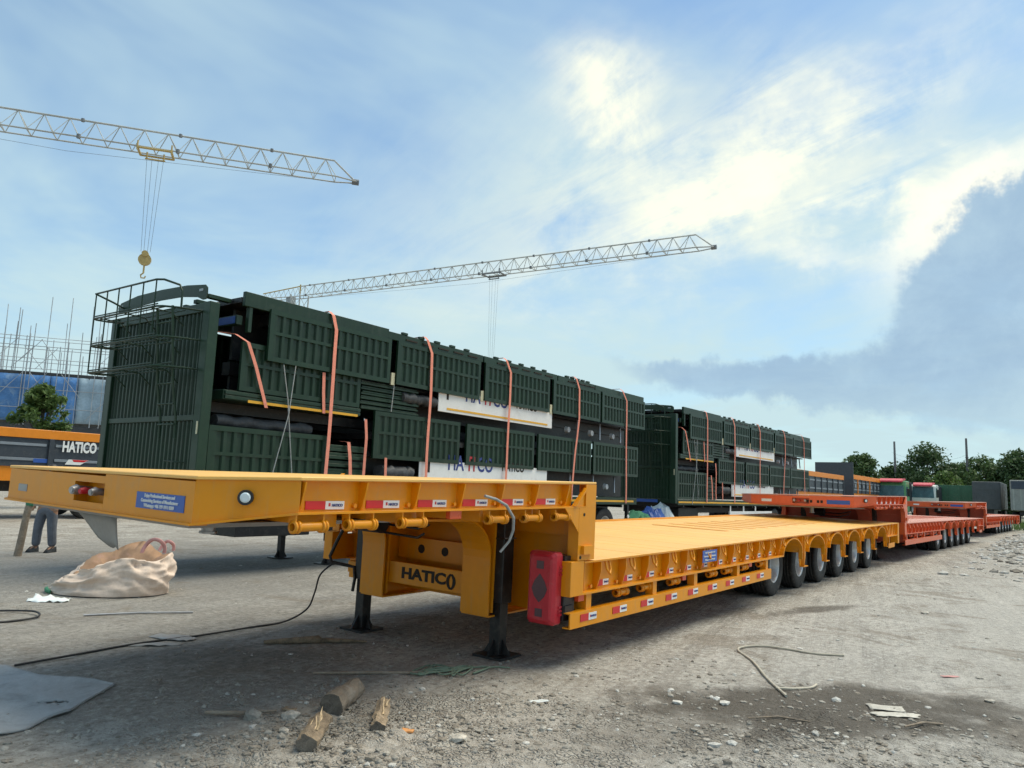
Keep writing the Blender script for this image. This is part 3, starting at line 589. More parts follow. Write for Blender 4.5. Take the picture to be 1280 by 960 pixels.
lowbed('long yellow low-bed trailer in the foreground with red cabinet and stencilled name beam', (13, 4.8174, 0), (TR, -TP, 0), 'yellow', 'yellow', 'yellow_deck', True)
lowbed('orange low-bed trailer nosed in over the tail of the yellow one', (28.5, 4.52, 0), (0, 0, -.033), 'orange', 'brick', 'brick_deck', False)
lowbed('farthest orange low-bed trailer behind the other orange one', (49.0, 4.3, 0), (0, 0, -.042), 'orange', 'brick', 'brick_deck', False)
# ------------------------------------------------------------------ stacked green trailers
SEMI_T = MB(); _p = [(.29, -.13), (.34, -.142), (.45, -.142), (.495, -.125)]
for i in range(4): a = -.11+i*.06; _p += [(.505, a), (.505, a+.042)] + ([(.492, a+.045), (.492, a+.057)] if i < 3 else [])
_p += [(.495, .125), (.45, .142), (.34, .142), (.29, .13)]
SEMI_T.lathe(_p, (0, 0, 0), 'y', 40); SEMI_T = SEMI_T.mesh('wheel', M['rubber'])
SEMI_R = MB(); SEMI_R.lathe([(.30, -.13), (.285, -.135), (.27, -.11), (.25, -.02), (.23, .03), (.14, .05), (.12, -.02), (0, -.03)], (0, 0, 0), 'y', 28); SEMI_R = SEMI_R.mesh('rim', M['rim'])
_pan = {}
def panel(parent, O, x0, x1, z0, z1, y=0.0, pitch=.165):
    """drop-side: frame, middle rail, pressed sheet behind it"""
    L_, H_ = round(x1-x0, 3), round(z1-z0, 3); key = (L_, H_)
    if key not in _pan:
        f = MB(); w = .075
        f.box(0, L_, 0, .05, 0, w); f.box(0, L_, 0, .05, H_-w, H_); f.box(0, w, 0.001, .049, w, H_-w); f.box(L_-w, L_, .001, .049, w, H_-w); f.box(w, L_-w, .002, .035, H_*.52, H_*.52+.05)
        s = MB(); s.corr(w, L_-w, w, H_-w, .008, pitch, .034); _pan[key] = (f.mesh('side_panel', M['green']), s.mesh('pressed_sheet', M['green']))
    a, b = _pan[key]; o = link('side_panel', a, parent, (x0-O[0], y-O[1], z0-O[2])); o.rotation_euler = (R.uniform(-.006, .006), R.uniform(-.003, .003), 0); link('pressed_sheet', b, o); return o
def green_set(bx, by, rz, which, hero):
    O = (7, 1.3, 0)
    Rz = Matrix.Rotation(rz, 4, 'Z')
    def W(x, y, z=0): v = Rz @ Vector((x, y, 0)); return (bx+v.x, by+v.y, z)
    def root(name, label, cat, group): return tag(empty(name, W(*O[:2]), (0, 0, rz)), label, cat, group)
    B = lambda: MB(O); gr = M['green']
    # -- bottom trailer, with the headboard
    t = root('semi_trailer', 'green drop-side semi-trailer carrying the %s load, with tall front headboard' % which, 'trailer', 'trailers under the stacked loads')
    P = lambda n, mb, m, bv=0, par=None: mb.build(n, m, par or t, bv)
    hb = B(); hb.box(-.06, .10, -.0, .17, 1.15, 3.93); P('headboard_post', hb, gr, .008)
    hb = B(); hb.box(-.06, .10, 2.62, 2.79, 1.15, 3.93); P('headboard_post', hb, gr, .008)
    hb = B(); hb.box(-.03, .07, .171, 2.619, 3.80, 3.93); P('headboard_top_rail', hb, gr, .005)
    hb = B(); hb.box(-.035, .07, .171, 2.619, 2.22, 2.30); P('headboard_rail', hb, gr, .004)
    hb = B(); hb.box(-.03, .07, .171, 2.619, 1.15, 1.27); P('headboard_rail', hb, gr, .004)
    c = B(); c.corr(.171, 2.619, 1.271, 2.219, -.005, .108, .024, ax='x'); P('headboard_sheet', c, gr)
    c = B(); c.corr(.171, 2.619, 2.301, 3.799, -.005, .108, .024, ax='x'); P('headboard_sheet', c, gr)
    # visor board
    v = [(.08, 3.955), (.05, 4.03), (.06, 4.13), (.12, 4.175), (.6, 4.225), (1.3, 4.245), (2.0, 4.235), (2.5, 4.17), (2.58, 4.10), (2.56, 4.02), (2.5, 3.99), (1.9, 4.055), (1.3, 4.075), (.7, 4.06), (.3, 4.01), (.16, 3.955)]
    c = B(); c.prism(v, 'x', -.09, -.075); vb = P('visor_board', c, gr, .003)
    for y in (.16, 2.42):
        c = B(); c.box(-.0945, -.0905, y, y+.10, 4.09, 4.125); P('visor_slot', c, M['slot'], 0, vb)
    # service gallery: three wire shelves and a guard rail
    Y0, Y1 = .40, 2.38
    for k, z in enumerate((2.95, 3.37, 3.80)):
        c = B(); fx = -.56
        c.tube([(-.06, Y1+.02, z+.04), (-.30, Y1+.03, z+.01), (fx+.05, Y1, z), (fx, Y1-.06, z), (fx, Y0+.12, z), (fx+.04, Y0+.03, z), (-.35, Y0-.10, z), (-.06, Y0-.22, z)], .015, 6)
        c.tube([(fx, Y1-.06, z+.035), (fx, Y0+.10, z+.035)], .011, 5)
        for q in (.15, .30, .42): c.tube([(-.06-q, Y1-.03, z), (-.06-q, Y0-.02, z)], .010, 5)
        for yy in (Y0+.25, 1.4, Y1-.25): c.tube([(-.06, yy, z-.18), (-.25, yy, z-.015), (fx, yy, z-.015)], .011, 5)
        P('gallery_shelf', c, gr)
    c = B(); z = 4.20
    c.tube([(-.06, Y1, 4.06), (-.25, Y1+.02, 4.13), (-.56, Y1-.02, z), (-.56, Y0+.20, z), (-.52, Y0+.06, z-.01), (-.38, Y0-.12, z-.08), (-.36, Y0-.16, z-.18), (-.36, Y0-.17, 3.80)], .016, 6)
    for i in range(6): y = Y1-.04-i*.35; c.tube([(-.56, y, 2.95 if i < 2 else 3.37), (-.56, y, z)], .011, 5)
    P('gallery_guard', c, gr)
    lad = B()
    for y in (.37, .77): lad.tube([(-.42, y-.02, 3.82), (-.30, y, 2.75), (-.20, y+.01, 2.25), (-.19, y+.01, 1.95)], .019, 6)
    for k in range(6): zz = 3.60-.29*k; xx = -.395+.033*k; lad.tube([(xx, .36, zz), (xx, .78, zz)], .014, 5)
    P('ladder', lad, gr)
    c = B(); c.tube([(-.06, .30, 1.62), (-.11, .32, 1.62), (-.11, .72, 1.64), (-.06, .74, 1.64)], .011, 5); P('grab_handle', c, gr)
    c = B(); c.box(-.075, -.061, .03, .055, 2.02, 2.2); P('tie_tag', c, M['tagw'])
    # bed
    bed = B(); bed.box(.101, 13.4, .02, 2.77, 1.16, 1.24); P('bed', bed, gr)
    c = B(); c.box(.101, 13.4, -.01, .019, 1.10, 1.28); P('bed_rail', c, gr, .004)
    c = B(); c.box(.15, 13.2, -.014, -.0105, 1.165, 1.215); P('amber_strip', c, M['stripe'])
    for yc in (.85, 1.95): c = B(); c.box(.3, 13.2, yc-.06, yc+.06, .82, 1.159); P('chassis_beam', c, M['black'])
    for i in range(9): c = B(); c.box(.6+1.5*i, .68+1.5*i, .05, 2.75, 1.02, 1.158); P('cross_member', c, M['black'])
    for yl in (.75, 2.05):
        c = B(); c.box(3.0, 3.14, yl-.07, yl+.07, .40, 1.10); lg = P('landing_leg', c, M['black'], .004)
        c = B(); c.box(3.02, 3.12, yl-.05, yl+.05, .02, .399); c.box(2.90, 3.24, yl-.16, yl+.16, .002, .02); c.prism([(2.93, .021), (3.019, .021), (3.019, .16)], 'y', yl-.005, yl+.005); c.prism([(3.21, .021), (3.121, .021), (3.121, .16)], 'y', yl-.005, yl+.005); P('leg_foot', c, M['black'], 0, lg)
    c = B(); c.box(.9, 2.3, .35, 1.0, .55, 1.0); P('tool_box', c, M['black'], .01)
    for xw in (9.2, 10.5, 11.8):
        for yw, fl in ((.22, 0), (.56, 1), (2.56, 1), (2.22, 0)):
            o = link('wheel', SEMI_T, t, (xw-O[0], yw-O[1], .503), (0, R.uniform(0, 1), 0)); link('rim', SEMI_R, o, rot=(0, 0, math.pi if fl else 0))
        c = B(); c.cyl((xw, .6, .503), (xw, 2.2, .503), .07, 10); P('axle', c, M['black'])
        c = B(); c.box(xw-.06, xw+.06, .30, .60, .56, 1.0); P('spring_hanger', c, M['black'])
    if not hero:
        g_ = B(); g_.box(4.3, 8.6, .0, .05, .76, .90); P('side_guard', g_, M['white'], .004)
        for x in (4.35, 5.6, 6.8): c = B(); c.box(x, x+.07, .01, .04, .9005, 1.10); P('guard_post', c, M['white'])
        c = B(); c.box(-.066, -.061, .6, 1.35, 1.16, 1.25); P('plaque', c, M['blue'])
    panel(t, O, .105, 2.28, 1.285, 2.165, .0)
    for k in range(5): panel(t, O, .15+2.6*k, 2.7+2.6*k, 1.285, 2.165, 2.70)
    c = B(); c.box(12.9, 13.0, .02, .10, .55, 1.09); P('mud_flap', c, M['black'])
    c = B(); c.cyl((12.9, .0, .78), (12.9, -.02, .78), .05, 12); P('tail_light', c, M['whitetape'])
    # -- step-deck trailer in the middle layer
    t = root('stacked_trailer', 'middle green step-deck trailer strapped inside the %s load' % which, 'trailer', 'trailers strapped on top of others')
    c = B(); c.box(.30, 2.95, .05, 2.6, 2.56, 2.70); P('front_bed', c, gr, .004)
    for z in (2.57, 2.635): c = B(); c.box(.32, 2.95, .02, .049, z, z+.05); P('front_bed_rail', c, gr, .003)
    c = B(); c.box(.70, 2.88, .012, .0195, 2.545, 2.585); P('amber_strip', c, M['stripe'])
    c = B(); c.box(.30, 13.4, .55, .75, 2.40, 2.555); c.box(.30, 13.4, 1.9, 2.1, 2.40, 2.555); c.box(3.2, 13.4, .1, 2.6, 1.90, 1.98); P('inner_frame', c, M['black'])
    panel(t, O, .55, 2.93, 2.715, 3.45, .04)
    for a, b in ((3.27, 5.60), (5.83, 8.25), (8.42, 10.83), (10.95, 13.45)): panel(t, O, a, b, 1.86, 2.69, -.01)
    c = B(); c.box(3.27, 13.45, .06, 2.65, 2.20, 2.30); P('rear_bed', c, M['black'])
    for k in range(5): panel(t, O, .35+2.6*k, 2.9+2.6*k, 2.17, 3.16, 2.66)
    c = B(); c.box(3.3, 13.6, .6, .66, 1.30, 2.19); P('shade_fill', c, M['black'])  # added black sheet, standing in for the shade inside the load
    c = B(); c.box(.75, 13.75, .6, .66, 2.71, 3.19); P('shade_fill', c, M['black'])  # same dark filler behind the middle layer's gaps
    for k in range(12): c = B(); c.box(3.5+.85*k, 3.58+.85*k, .12, .59, 1.99, 2.19); P('cross_member', c, M['black'])
    def skirt(z0, z1, x0, x1):
        c = B(); c.box(x0, x1, .02, .04, z0, z1); s = P('white_side_skirt', c, M['white'], .004)
        c = B(); c.box(x0+.25, x1-.2, .012, .0195, z0+.05, z0+.09); P('amber_strip', c, M['stripe'], 0, s)
        c = B(); c.box(x0+.23, x0+.29, .014, .0195, z0+.25, z1-.02); P('skirt_slot', c, M['cut'], 0, s)
        for tx, xx, cc, sz in (('HA', x0+1.05, 'ink', .42), ('TI', x0+1.52, 'inkred', .42), ('CO', x0+2.0, 'ink', .42), ('HATICO', x0+3.0, 'cut', .26)):
            l = text(tx, sz, M[cc], (xx-O[0], .0165-O[1], z1-.03), FACE_Y, t, .006, sx=.85); l.parent = s
    skirt(1.42, 1.90, 4.5, 8.85)
    # -- upper trailer
    t = root('stacked_trailer', 'topmost green trailer of the %s load, its roof rails uppermost' % which, 'trailer', 'trailers strapped on top of others')
    for a, b in ((.95, 3.55), (3.72, 6.16), (6.33, 8.80), (8.97, 11.22), (11.33, 13.82)): panel(t, O, a, b, 3.22, 4.02, -.03)
    c = B(); c.box(.50, 3.50, .0, .07, 3.98, 4.20); P('roof_rail', c, gr, .006)
    for a, b in ((3.52, 6.3), (6.34, 9.2), (9.24, 11.0), (11.04, 13.85)):
        c = B(); c.box(a, b, .03, .10, 4.03, 4.17); P('roof_rail', c, gr, .006)
        for k in range(5):
            if a > 11: break
            x = a+.35+k*(b-a-.5)/5
            c = B(); c.box(x, x+.14, .02, .08, 4.171, 4.215); P('hinge_block', c, gr, .004)
            c = B(); c.box(x+.1, x+.40, .012, .0295, 4.075, 4.10); P('rail_slot', c, M['cut'])
    c = B(); c.box(.52, 13.8, .12, 2.6, 4.05, 4.13); P('upper_bed', c, M['black'])
    for k in range(5): panel(t, O, .5+2.65*k, 3.1+2.65*k, 3.17, 4.02, 2.62)
    c = B(); c.box(.75, 13.75, .6, .66, 3.245, 4.04); P('shade_fill', c, M['black'])  # added black sheet painting the shade behind the upper panels
    for k in range(14): c = B(); c.box(1.2+.88*k, 1.28+.88*k, .08, .59, 3.85, 4.04); P('cross_member', c, M['black'])
    for k in range(3): c = B(); c.box(.12+.12*k, .5, .35+.5*k, .45+.5*k, 4.06, 4.12); P('bed_bearer', c, gr, .004)
    c = B(); c.box(.45, .55, .10, 2.6, 3.70, 3.84); P('front_bolster', c, gr, .004)
    c = B(); c.box(.444, .449, .14, .62, 3.715, 3.825); P('plaque', c, M['blue'])
    c = B(); c.box(.60, .66, .02, .10, 3.60, 3.98); P('front_stanchion', c, gr, .004)
    c = B(); c.box(.7, 13.6, .55, .75, 3.0, 3.2); c.box(.7, 13.6, 1.9, 2.1, 3.0, 3.2); c.box(3.0, 13.6, .3, 2.5, 3.20, 3.24); P('inner_frame', c, M['black'])
    skirt(2.86, 3.30, 4.95, 9.0)
    for x in (3.62, 6.24, 8.88):
        for z0, tt in ((3.30, 0),):
            c = B(); c.box(x, x+.085, .0, .03, 3.20, 3.42); P('reflector_post', c, M['tagw'])
    # suspension seen between the layers
    for zz, x0 in ((1.62, 9.7), (2.98, 10.0)):
        for k in range(3):
            c = B(); c.cyl((x0+1.15*k, .25, zz-.06), (x0+1.15*k, .16, zz-.06), .085, 16, .07); P('air_spring', c, M['airbag'])
            c = B(); c.cyl((x0+.45+1.15*k, .2, zz+.22), (x0+.32+1.15*k, .12, zz-.22), .025, 8); P('damper', c, M['steel'])
    # -- things packed between the trailers
    def stack(lbl, x0, x1, z0, n, dz, y=.06):
        s = tag(empty('folded_panels', W((x0+x1)/2, 1.3), (0, 0, rz)), lbl, 'panels', 'folded panels packed in the loads')
        for k in range(n):
            c = MB(((x0+x1)/2, 1.3, 0)); j = R.uniform(-.03, .03); z = z0+k*dz
            c.box(x0+j, x1+j, y+R.uniform(0, .03), 2.2, z, z+dz*.45); c.box(x0+j+.03, x1+j-.03, y+.03, 2.2, z+dz*.45, z+dz*.82); c.build('panel', gr, s, .006)
    stack('pile of folded green panels above the lower row of the %s load' % which, 2.98, 4.45, 2.705, 6, .085)
    stack('pile of folded green panels beside the lowest front panel of the %s load' % which, 2.32, 3.20, 1.285, 6, .13)
    def roll(lbl, x0, x1, y, z, r):
        c = MB((x0, y, z)); n = 10
        pts = [(x0+(x1-x0)*i/n, y+.02*math.sin(i*1.7), z+.015*math.sin(i*2.3)) for i in range(n+1)]
        c.tube(pts, [r*(1+.12*math.sin(i*2.9)) for i in range(n+1)], 10)
        o = c.build('tarpaulin_roll', M['tarp'], None, 0, W(x0, y, z), (0, 0, rz)); tag(o, lbl, 'tarpaulin', 'rolled tarpaulins in the loads')
    roll('dark rolled tarpaulin under the middle bed of the %s load' % which, .35, 2.1, .30, 2.26, .09)
    roll('grey tarpaulin bundle poking out above the lower row of the %s load' % which, 4.0, 4.95, .12, 3.02, .10)
    roll('grey tarpaulin bundle beside the lower white skirt of the %s load' % which, 3.55, 4.35, .10, 1.62, .13)
    # -- straps
    def strap(lbl, pts, w=.034, m='strap'):
        pts = [Vector(p) for p in pts]; q = []
        for a, b in zip(pts, pts[1:]):
            n = max(1, int((b-a).length/.35))
            for k in range(n): q.append(a.lerp(b, k/n))
        q.append(pts[-1]); q = [p+Vector((.008*math.sin(i*1.3+p.x), 0, 0)) for i, p in enumerate(q)]
        c = MB(O); c.ribbon(q, (w, 0, 0), (0, .0028, .0015)); o = c.build('ratchet_strap', M[m], None, 0, W(*O[:2]), (0, 0, rz)); tag(o, lbl, 'strap', 'straps on the stacked loads')
    T = lambda x, xm, xb, zb: [(x-.02, 1.2, 4.235), (x-.02, .02, 4.235), (x, -.045, 4.17), (xm, -.062, 3.93), (xm+.01, -.062, 3.2), ((xm+xb)/2, -.055, 2.4), (xb, -.045, zb)]
    w = which
    strap('long salmon strap crossing the front upper panel of the %s load' % w, T(2.15, 2.22, 2.22, 1.2))
    strap('long salmon strap over the second upper panel of the %s load' % w, T(4.48, 4.61, 4.62, 1.2))
    strap('long salmon strap over the third upper panel and white skirts of the %s load' % w, T(7.04, 7.17, 7.14, 1.2))
    strap('long salmon strap over the fourth upper panel of the %s load' % w, T(9.97, 10.1, 9.85, 1.2))
    strap('long salmon strap over the rearmost panels of the %s load' % w, T(12.42, 12.62, 12.70, 1.14))
    strap('salmon strap bent over the front middle panel of the %s load' % w, [(.18, .30, 3.56), (.40, .02, 3.53), (.61, -.01, 3.44), (.78, -.01, 3.10), (1.01, -.01, 2.50)], .03)
    strap('short salmon strap behind the front long strap of the %s load' % w, [(2.08, .01, 3.2), (2.10, .0, 2.85), (2.14, .0, 2.53)], .03)
    strap('short salmon strap holding the lowest folded panels of the %s load' % w, [(2.72, .25, 2.12), (2.74, .03, 2.10), (2.78, .02, 1.85), (2.83, .02, 1.29)], .035)
    strap('salmon strap hanging before the first lower-row panel of the %s load' % w, [(3.08, .02, 2.52), (3.12, .01, 2.2), (3.10, .02, 1.5), (3.12, .02, 1.29)], .03)
    strap('short salmon strap under the first lower-row panel of the %s load' % w, [(3.58, -.02, 1.88), (3.60, -.02, 1.5), (3.60, -.02, 1.29)], .03)
    # wire ropes crossing over the front panels
    def rope(lbl, pts, r=.009):
        c = MB(O); c.tube(pts, r, 6); o = c.build('wire_rope', M['rope'], None, 0, W(*O[:2]), (0, 0, rz)); tag(o, lbl, 'rope', 'ropes on the stacked loads')
    rope('grey rope slanting left to right over the front panels of the %s load' % w, [(1.26, -.02, 3.2), (1.38, -.03, 2.66), (1.42, -.03, 2.4), (1.56, -.03, 1.50), (1.57, .0, 1.2)])
    rope('grey rope slanting right to left over the front panels of the %s load' % w, [(1.49, -.02, 3.22), (1.41, -.04, 2.45), (1.20, -.04, 1.55), (1.12, -.02, 1.12)])
    rope('grey rope beside the upper folded panels of the %s load' % w, [(3.72, .02, 3.2), (3.66, .0, 2.71)], .011)
M['slot'] = mat('sky_grey_slot', (.35, .40, .42), .5, var=.05); M['tagw'] = mat('pale_tag', (.62, .58, .40), .5, var=.2, scale=30); M['airbag'] = mat('pale_grey_cap', (.46, .47, .48), .5, var=.15)
M['tarp'] = mat('dark_tarpaulin', (.055, .058, .062), .6, var=.3, scale=8, dirt=((.16, .155, .15), .4), bump=.6, bscale=14)
green_set(6.1, 9.8, 0.0, 'nearer', True)
green_set(22.2, 9.8, -.030, 'farther', False)

# ------------------------------------------------------------------ dump trailers
def dumper(label, x0, x1, y, W_, zr, hero, wall=0, back=None):
    O = ((x0+x1)/2, y+W_/2, 0); t = tag(empty('dump_trailer', O), label, 'trailer', 'slate dump trailers with orange top rails'); B = lambda: MB(O)
    P = lambda n, mb, m, bv=0, par=None: mb.build(n, m, par or t, bv)
    s = zr/2.67; z0, z1, z2 = 1.55*s, 2.40*s, zr
    c = B(); c.box(x0, x1, y+.06, y+W_-.06, z0, z1); P('body', c, M['slate'])
    for yy in (y, y+W_-.12):
        c = B(); c.box(x0-.02, x1+.02, yy, yy+.12, z1+.001, z2); P('top_rail', c, M['orail'], .01)
    for xx in (x0, x1-.10): c = B(); c.box(xx, xx+.10, y+.121, y+W_-.121, z1+.001, z2-.02); P('end_rail', c, M['orail'], .01)
    n = round((x1-x0)/1.6)
    for k in range(n+1):
        x = x0+(x1-x0-.14)*k/n; c = B(); c.box(x, x+.14, y-.01, y+.06, z0, z1); P('side_stake', c, M['orail'] if (wall and k in (1, 4)) else M['slate'], .006)
    for k in range(n):
        a = x0+(x1-x0-.14)*k/n+.2; b = x0+(x1-x0-.14)*(k+1)/n-.06
        for zz in (z0+.18*s, z0+.62*s): c = B(); c.box(a, b, y+.035, y+.059, zz, zz+.08*s); P('side_band', c, M['slate_hi'], .004)
        if wall: c = B(); c.box(a+.35, b-.35, y+.03, y+.034, z0+.34*s, z0+.56*s); P('side_plate', c, M['slate_hi'])
    c = B(); c.box(x0, x1, y+.10, y+W_-.10, 1.12*s, z0-.001); P('sub_frame', c, M['orail'])
    c = B(); c.box(x0+.1, x1-.1, y+.7, y+1.0, .8, 1.119*s); c.box(x0+.1, x1-.1, y+W_-1.0, y+W_-.7, .8, 1.119*s); P('chassis_beam', c, M['black'])
    for xw in ((x0+1.0, x0+2.35, x1-3.6, x1-2.3, x1-1.0)):
        for yw in (y+.2, y+W_-.2):
            o = link('wheel', SEMI_T, t, (xw-O[0], yw-O[1], .503)); link('rim', SEMI_R, o, rot=(0, 0, 0 if yw < O[1] else math.pi))
    if wall:
        c = B(); c.box(x0-.16, x0-.03, y-.02, y+W_+.02, 1.1, wall); P('front_wall', c, M['slate'], .01)
    if hero:
        text('HATICO', .44, M['whitetape'], (11.42-O[0], y-.012-O[1], 2.19), FACE_Y, t, .018, sx=.62)
        c = B(); c.box(10.15, 10.60, y+.028, y+.034, 1.68, 1.80); P('plaque', c, M['blue'])
        c = B(); c.prism([(11.05, 1.66), (11.5, 1.66), (11.75, 1.82), (11.15, 1.82)], 'y', y+.028, y+.034); P('maker_badge', c, M['whitetape'])
        c = B(); c.prism([(11.3, 1.75), (11.6, 1.75), (11.75, 1.815), (11.25, 1.815)], 'y', y+.025, y+.0279); P('badge_flash', c, M['redtape'])
dumper('slate dump trailer with orange top rail behind the headboard at the left edge', 2.5, 15.5, 25, 2.5, 2.67, True)
dumper('slate dump trailer with orange rail just behind the rear end of the farther load', 50, 63, 14, 2.5, 3.32, False)
dumper('slate dump trailer with tall dark front wall, next to the red-roofed truck', 66.3, 77.3, 14, 2.9, 3.52, False, wall=4.5)

# ------------------------------------------------------------------ trucks at the back right
def truck(label, x, y, W_, H_, Ln, body, cabc, tarp=False, cab=True, roofc=None, bands=None):
    """x, y: near corner of the end that faces us; runs away along +x"""
    O = (x+Ln/2, y+W_/2, 0); t = tag(empty('truck', O), label, 'truck', 'trucks parked at the back of the yard'); B = lambda: MB(O); P = lambda n, mb, m, bv=0: mb.build(n, m, t, bv)
    if cab:   # a cab faces the camera
        c = B(); c.prism([(x+.15, 1.0), (x, 1.9), (x+.25, 3.0), (x+.5, H_-.15), (x+2.1, H_-.15), (x+2.1, .6), (x+.15, .6)], 'y', y, y+W_); P('cab', c, cabc, .06)
        c = B(); c.add([(x-.012, y+.12, 1.95), (x-.012, y+W_-.12, 1.95), (x+.235, y+W_-.2, 2.95), (x+.235, y+.2, 2.95)], [(3, 2, 1, 0)]); o = P('windscreen', c, M['glass'], 0); sm = o.modifiers.new('t', 'SOLIDIFY'); sm.thickness = .02
        c = B(); c.box(x+.35, x+1.3, y-.012, y-.002, 2.0, 2.85); P('side_window', c, M['glass'])
        c = B(); c.prism([(x-.08, H_-.30), (x+1.9, H_-.05), (x+1.9, H_+.08), (x+.3, H_+.04), (x-.05, H_-.16)], 'y', y+.25, y+W_-.25); P('roof_visor', c, roofc or cabc, .04)
        c = B(); c.box(x+.02, x+.16, y+.1, y+W_-.1, .55, 1.0); P('bumper', c, M['white'], .03)
        for yy in (y+.2, y+W_-.5): c = B(); c.box(x+.0, x+.03, yy, yy+.3, 1.05, 1.25); P('headlight', c, M['lens'])
        for sy in (y-.3, y+W_+.08): c = B(); c.box(x+.1, x+.2, sy, sy+.2, 2.0, 2.7); P('mirror', c, M['black'], .02)
        bx = x+2.3
    else: bx = x
    if body:
        c = B(); c.box(bx, x+Ln, y, y+W_, 1.1, H_ - (.25 if cab else 0)); b = P('body', c, body, .05 if tarp else .01)
        if tarp:
            for k in range(4): c = B(); yy = y+.15+(W_-.45)*k/3; c.box(bx-.02, bx-.001, yy, yy+.12, 1.15, H_-.15); P('tarp_fold', c, body, .01)
            for k in range(5): xx = bx+.3+k*(x+Ln-bx-.6)/4; c = B(); c.box(xx, xx+.08, y-.02, y-.001, 1.15, H_-.1); P('tarp_rib', c, body, .01)
            c = B(); c.box(bx-.03, bx-.0205, y+.1, y+W_-.1, H_-.75, H_-.1); P('tarp_flap', c, bands or body, .01)
        else:
            n = 9
            for k in range(n): xx = bx+k*(x+Ln-bx-.1)/(n-1); c = B(); c.box(xx, xx+.1, y-.05, y-.001, 1.1, H_-.3); P('side_stake', c, body)
            for k in range(4): yy = y+k*(W_-.1)/3; c = B(); c.box(bx-.05, bx-.001, yy, yy+.1, 1.1, H_-.05); P('end_stake', c, body)
    c = B(); c.box(x+.4, x+Ln-.1, y+.6, y+W_-.6, .7, 1.099); P('chassis', c, M['black'])
    for xw in (x+1.2, x+Ln-2.4, x+Ln-1.1):
        for yw in (y+.2, y+W_-.2):
            o = link('wheel', SEMI_T, t, (xw-O[0], yw-O[1], .503)); link('rim', SEMI_R, o, rot=(0, 0, 0 if yw < O[1] else math.pi))
    return t
M['glass'] = mat('tinted_glass', (.045, .10, .11), .25, var=.4, scale=1.5, spec=.35); M['pink'] = mat('faded_red_roof', (.62, .05, .08), .45, var=.1); M['cabw'] = mat('white_cab', (.62, .68, .64), .4, var=.1); M['cabg'] = mat('green_cab', (.10, .30, .13), .4, var=.2)
M['boxgreen'] = mat('green_container', (.03, .13, .065), .45, var=.1, dirt=(DUST, .2)); M['tarpgrey'] = mat('grey_tarpaulin', (.085, .095, .10), .7, var=.2, scale=1.2, bump=.4, bscale=4); M['tarppale'] = mat('pale_tarpaulin', (.33, .34, .32), .7, var=.2, scale=1.2, bump=.4, bscale=4); M['tarpdark'] = mat('blue_tarpaulin', (.05, .065, .09), .7, var=.2, scale=1.5)
truck('truck with red roof visor and big windscreen facing the camera', 77.0, 11.9, 2.4, 3.55, 8, M['slate'], M['cabg'], roofc=M['pink'])
truck('white and green truck cab with a pink roof beside the red-roofed truck', 80.0, 9.9, 2.1, 3.30, 8, M['slate'], M['cabw'], roofc=M['pink'])
truck('green container truck parked below the tree line', 84.0, 7.3, 3.0, 3.25, 9, M['boxgreen'], M['cabg'], cab=False)
truck('grey canvas-covered truck at the right, seen from behind', 80.0, 4.85, 2.15, 3.55, 9, M['tarpgrey'], M['cabw'], tarp=True, cab=False)
truck('pale canvas-covered truck with dark top at the right edge', 77.0, 2.0, 2.0, 3.65, 9, M['tarppale'], M['cabw'], tarp=True, cab=False, bands=M['tarpdark'])
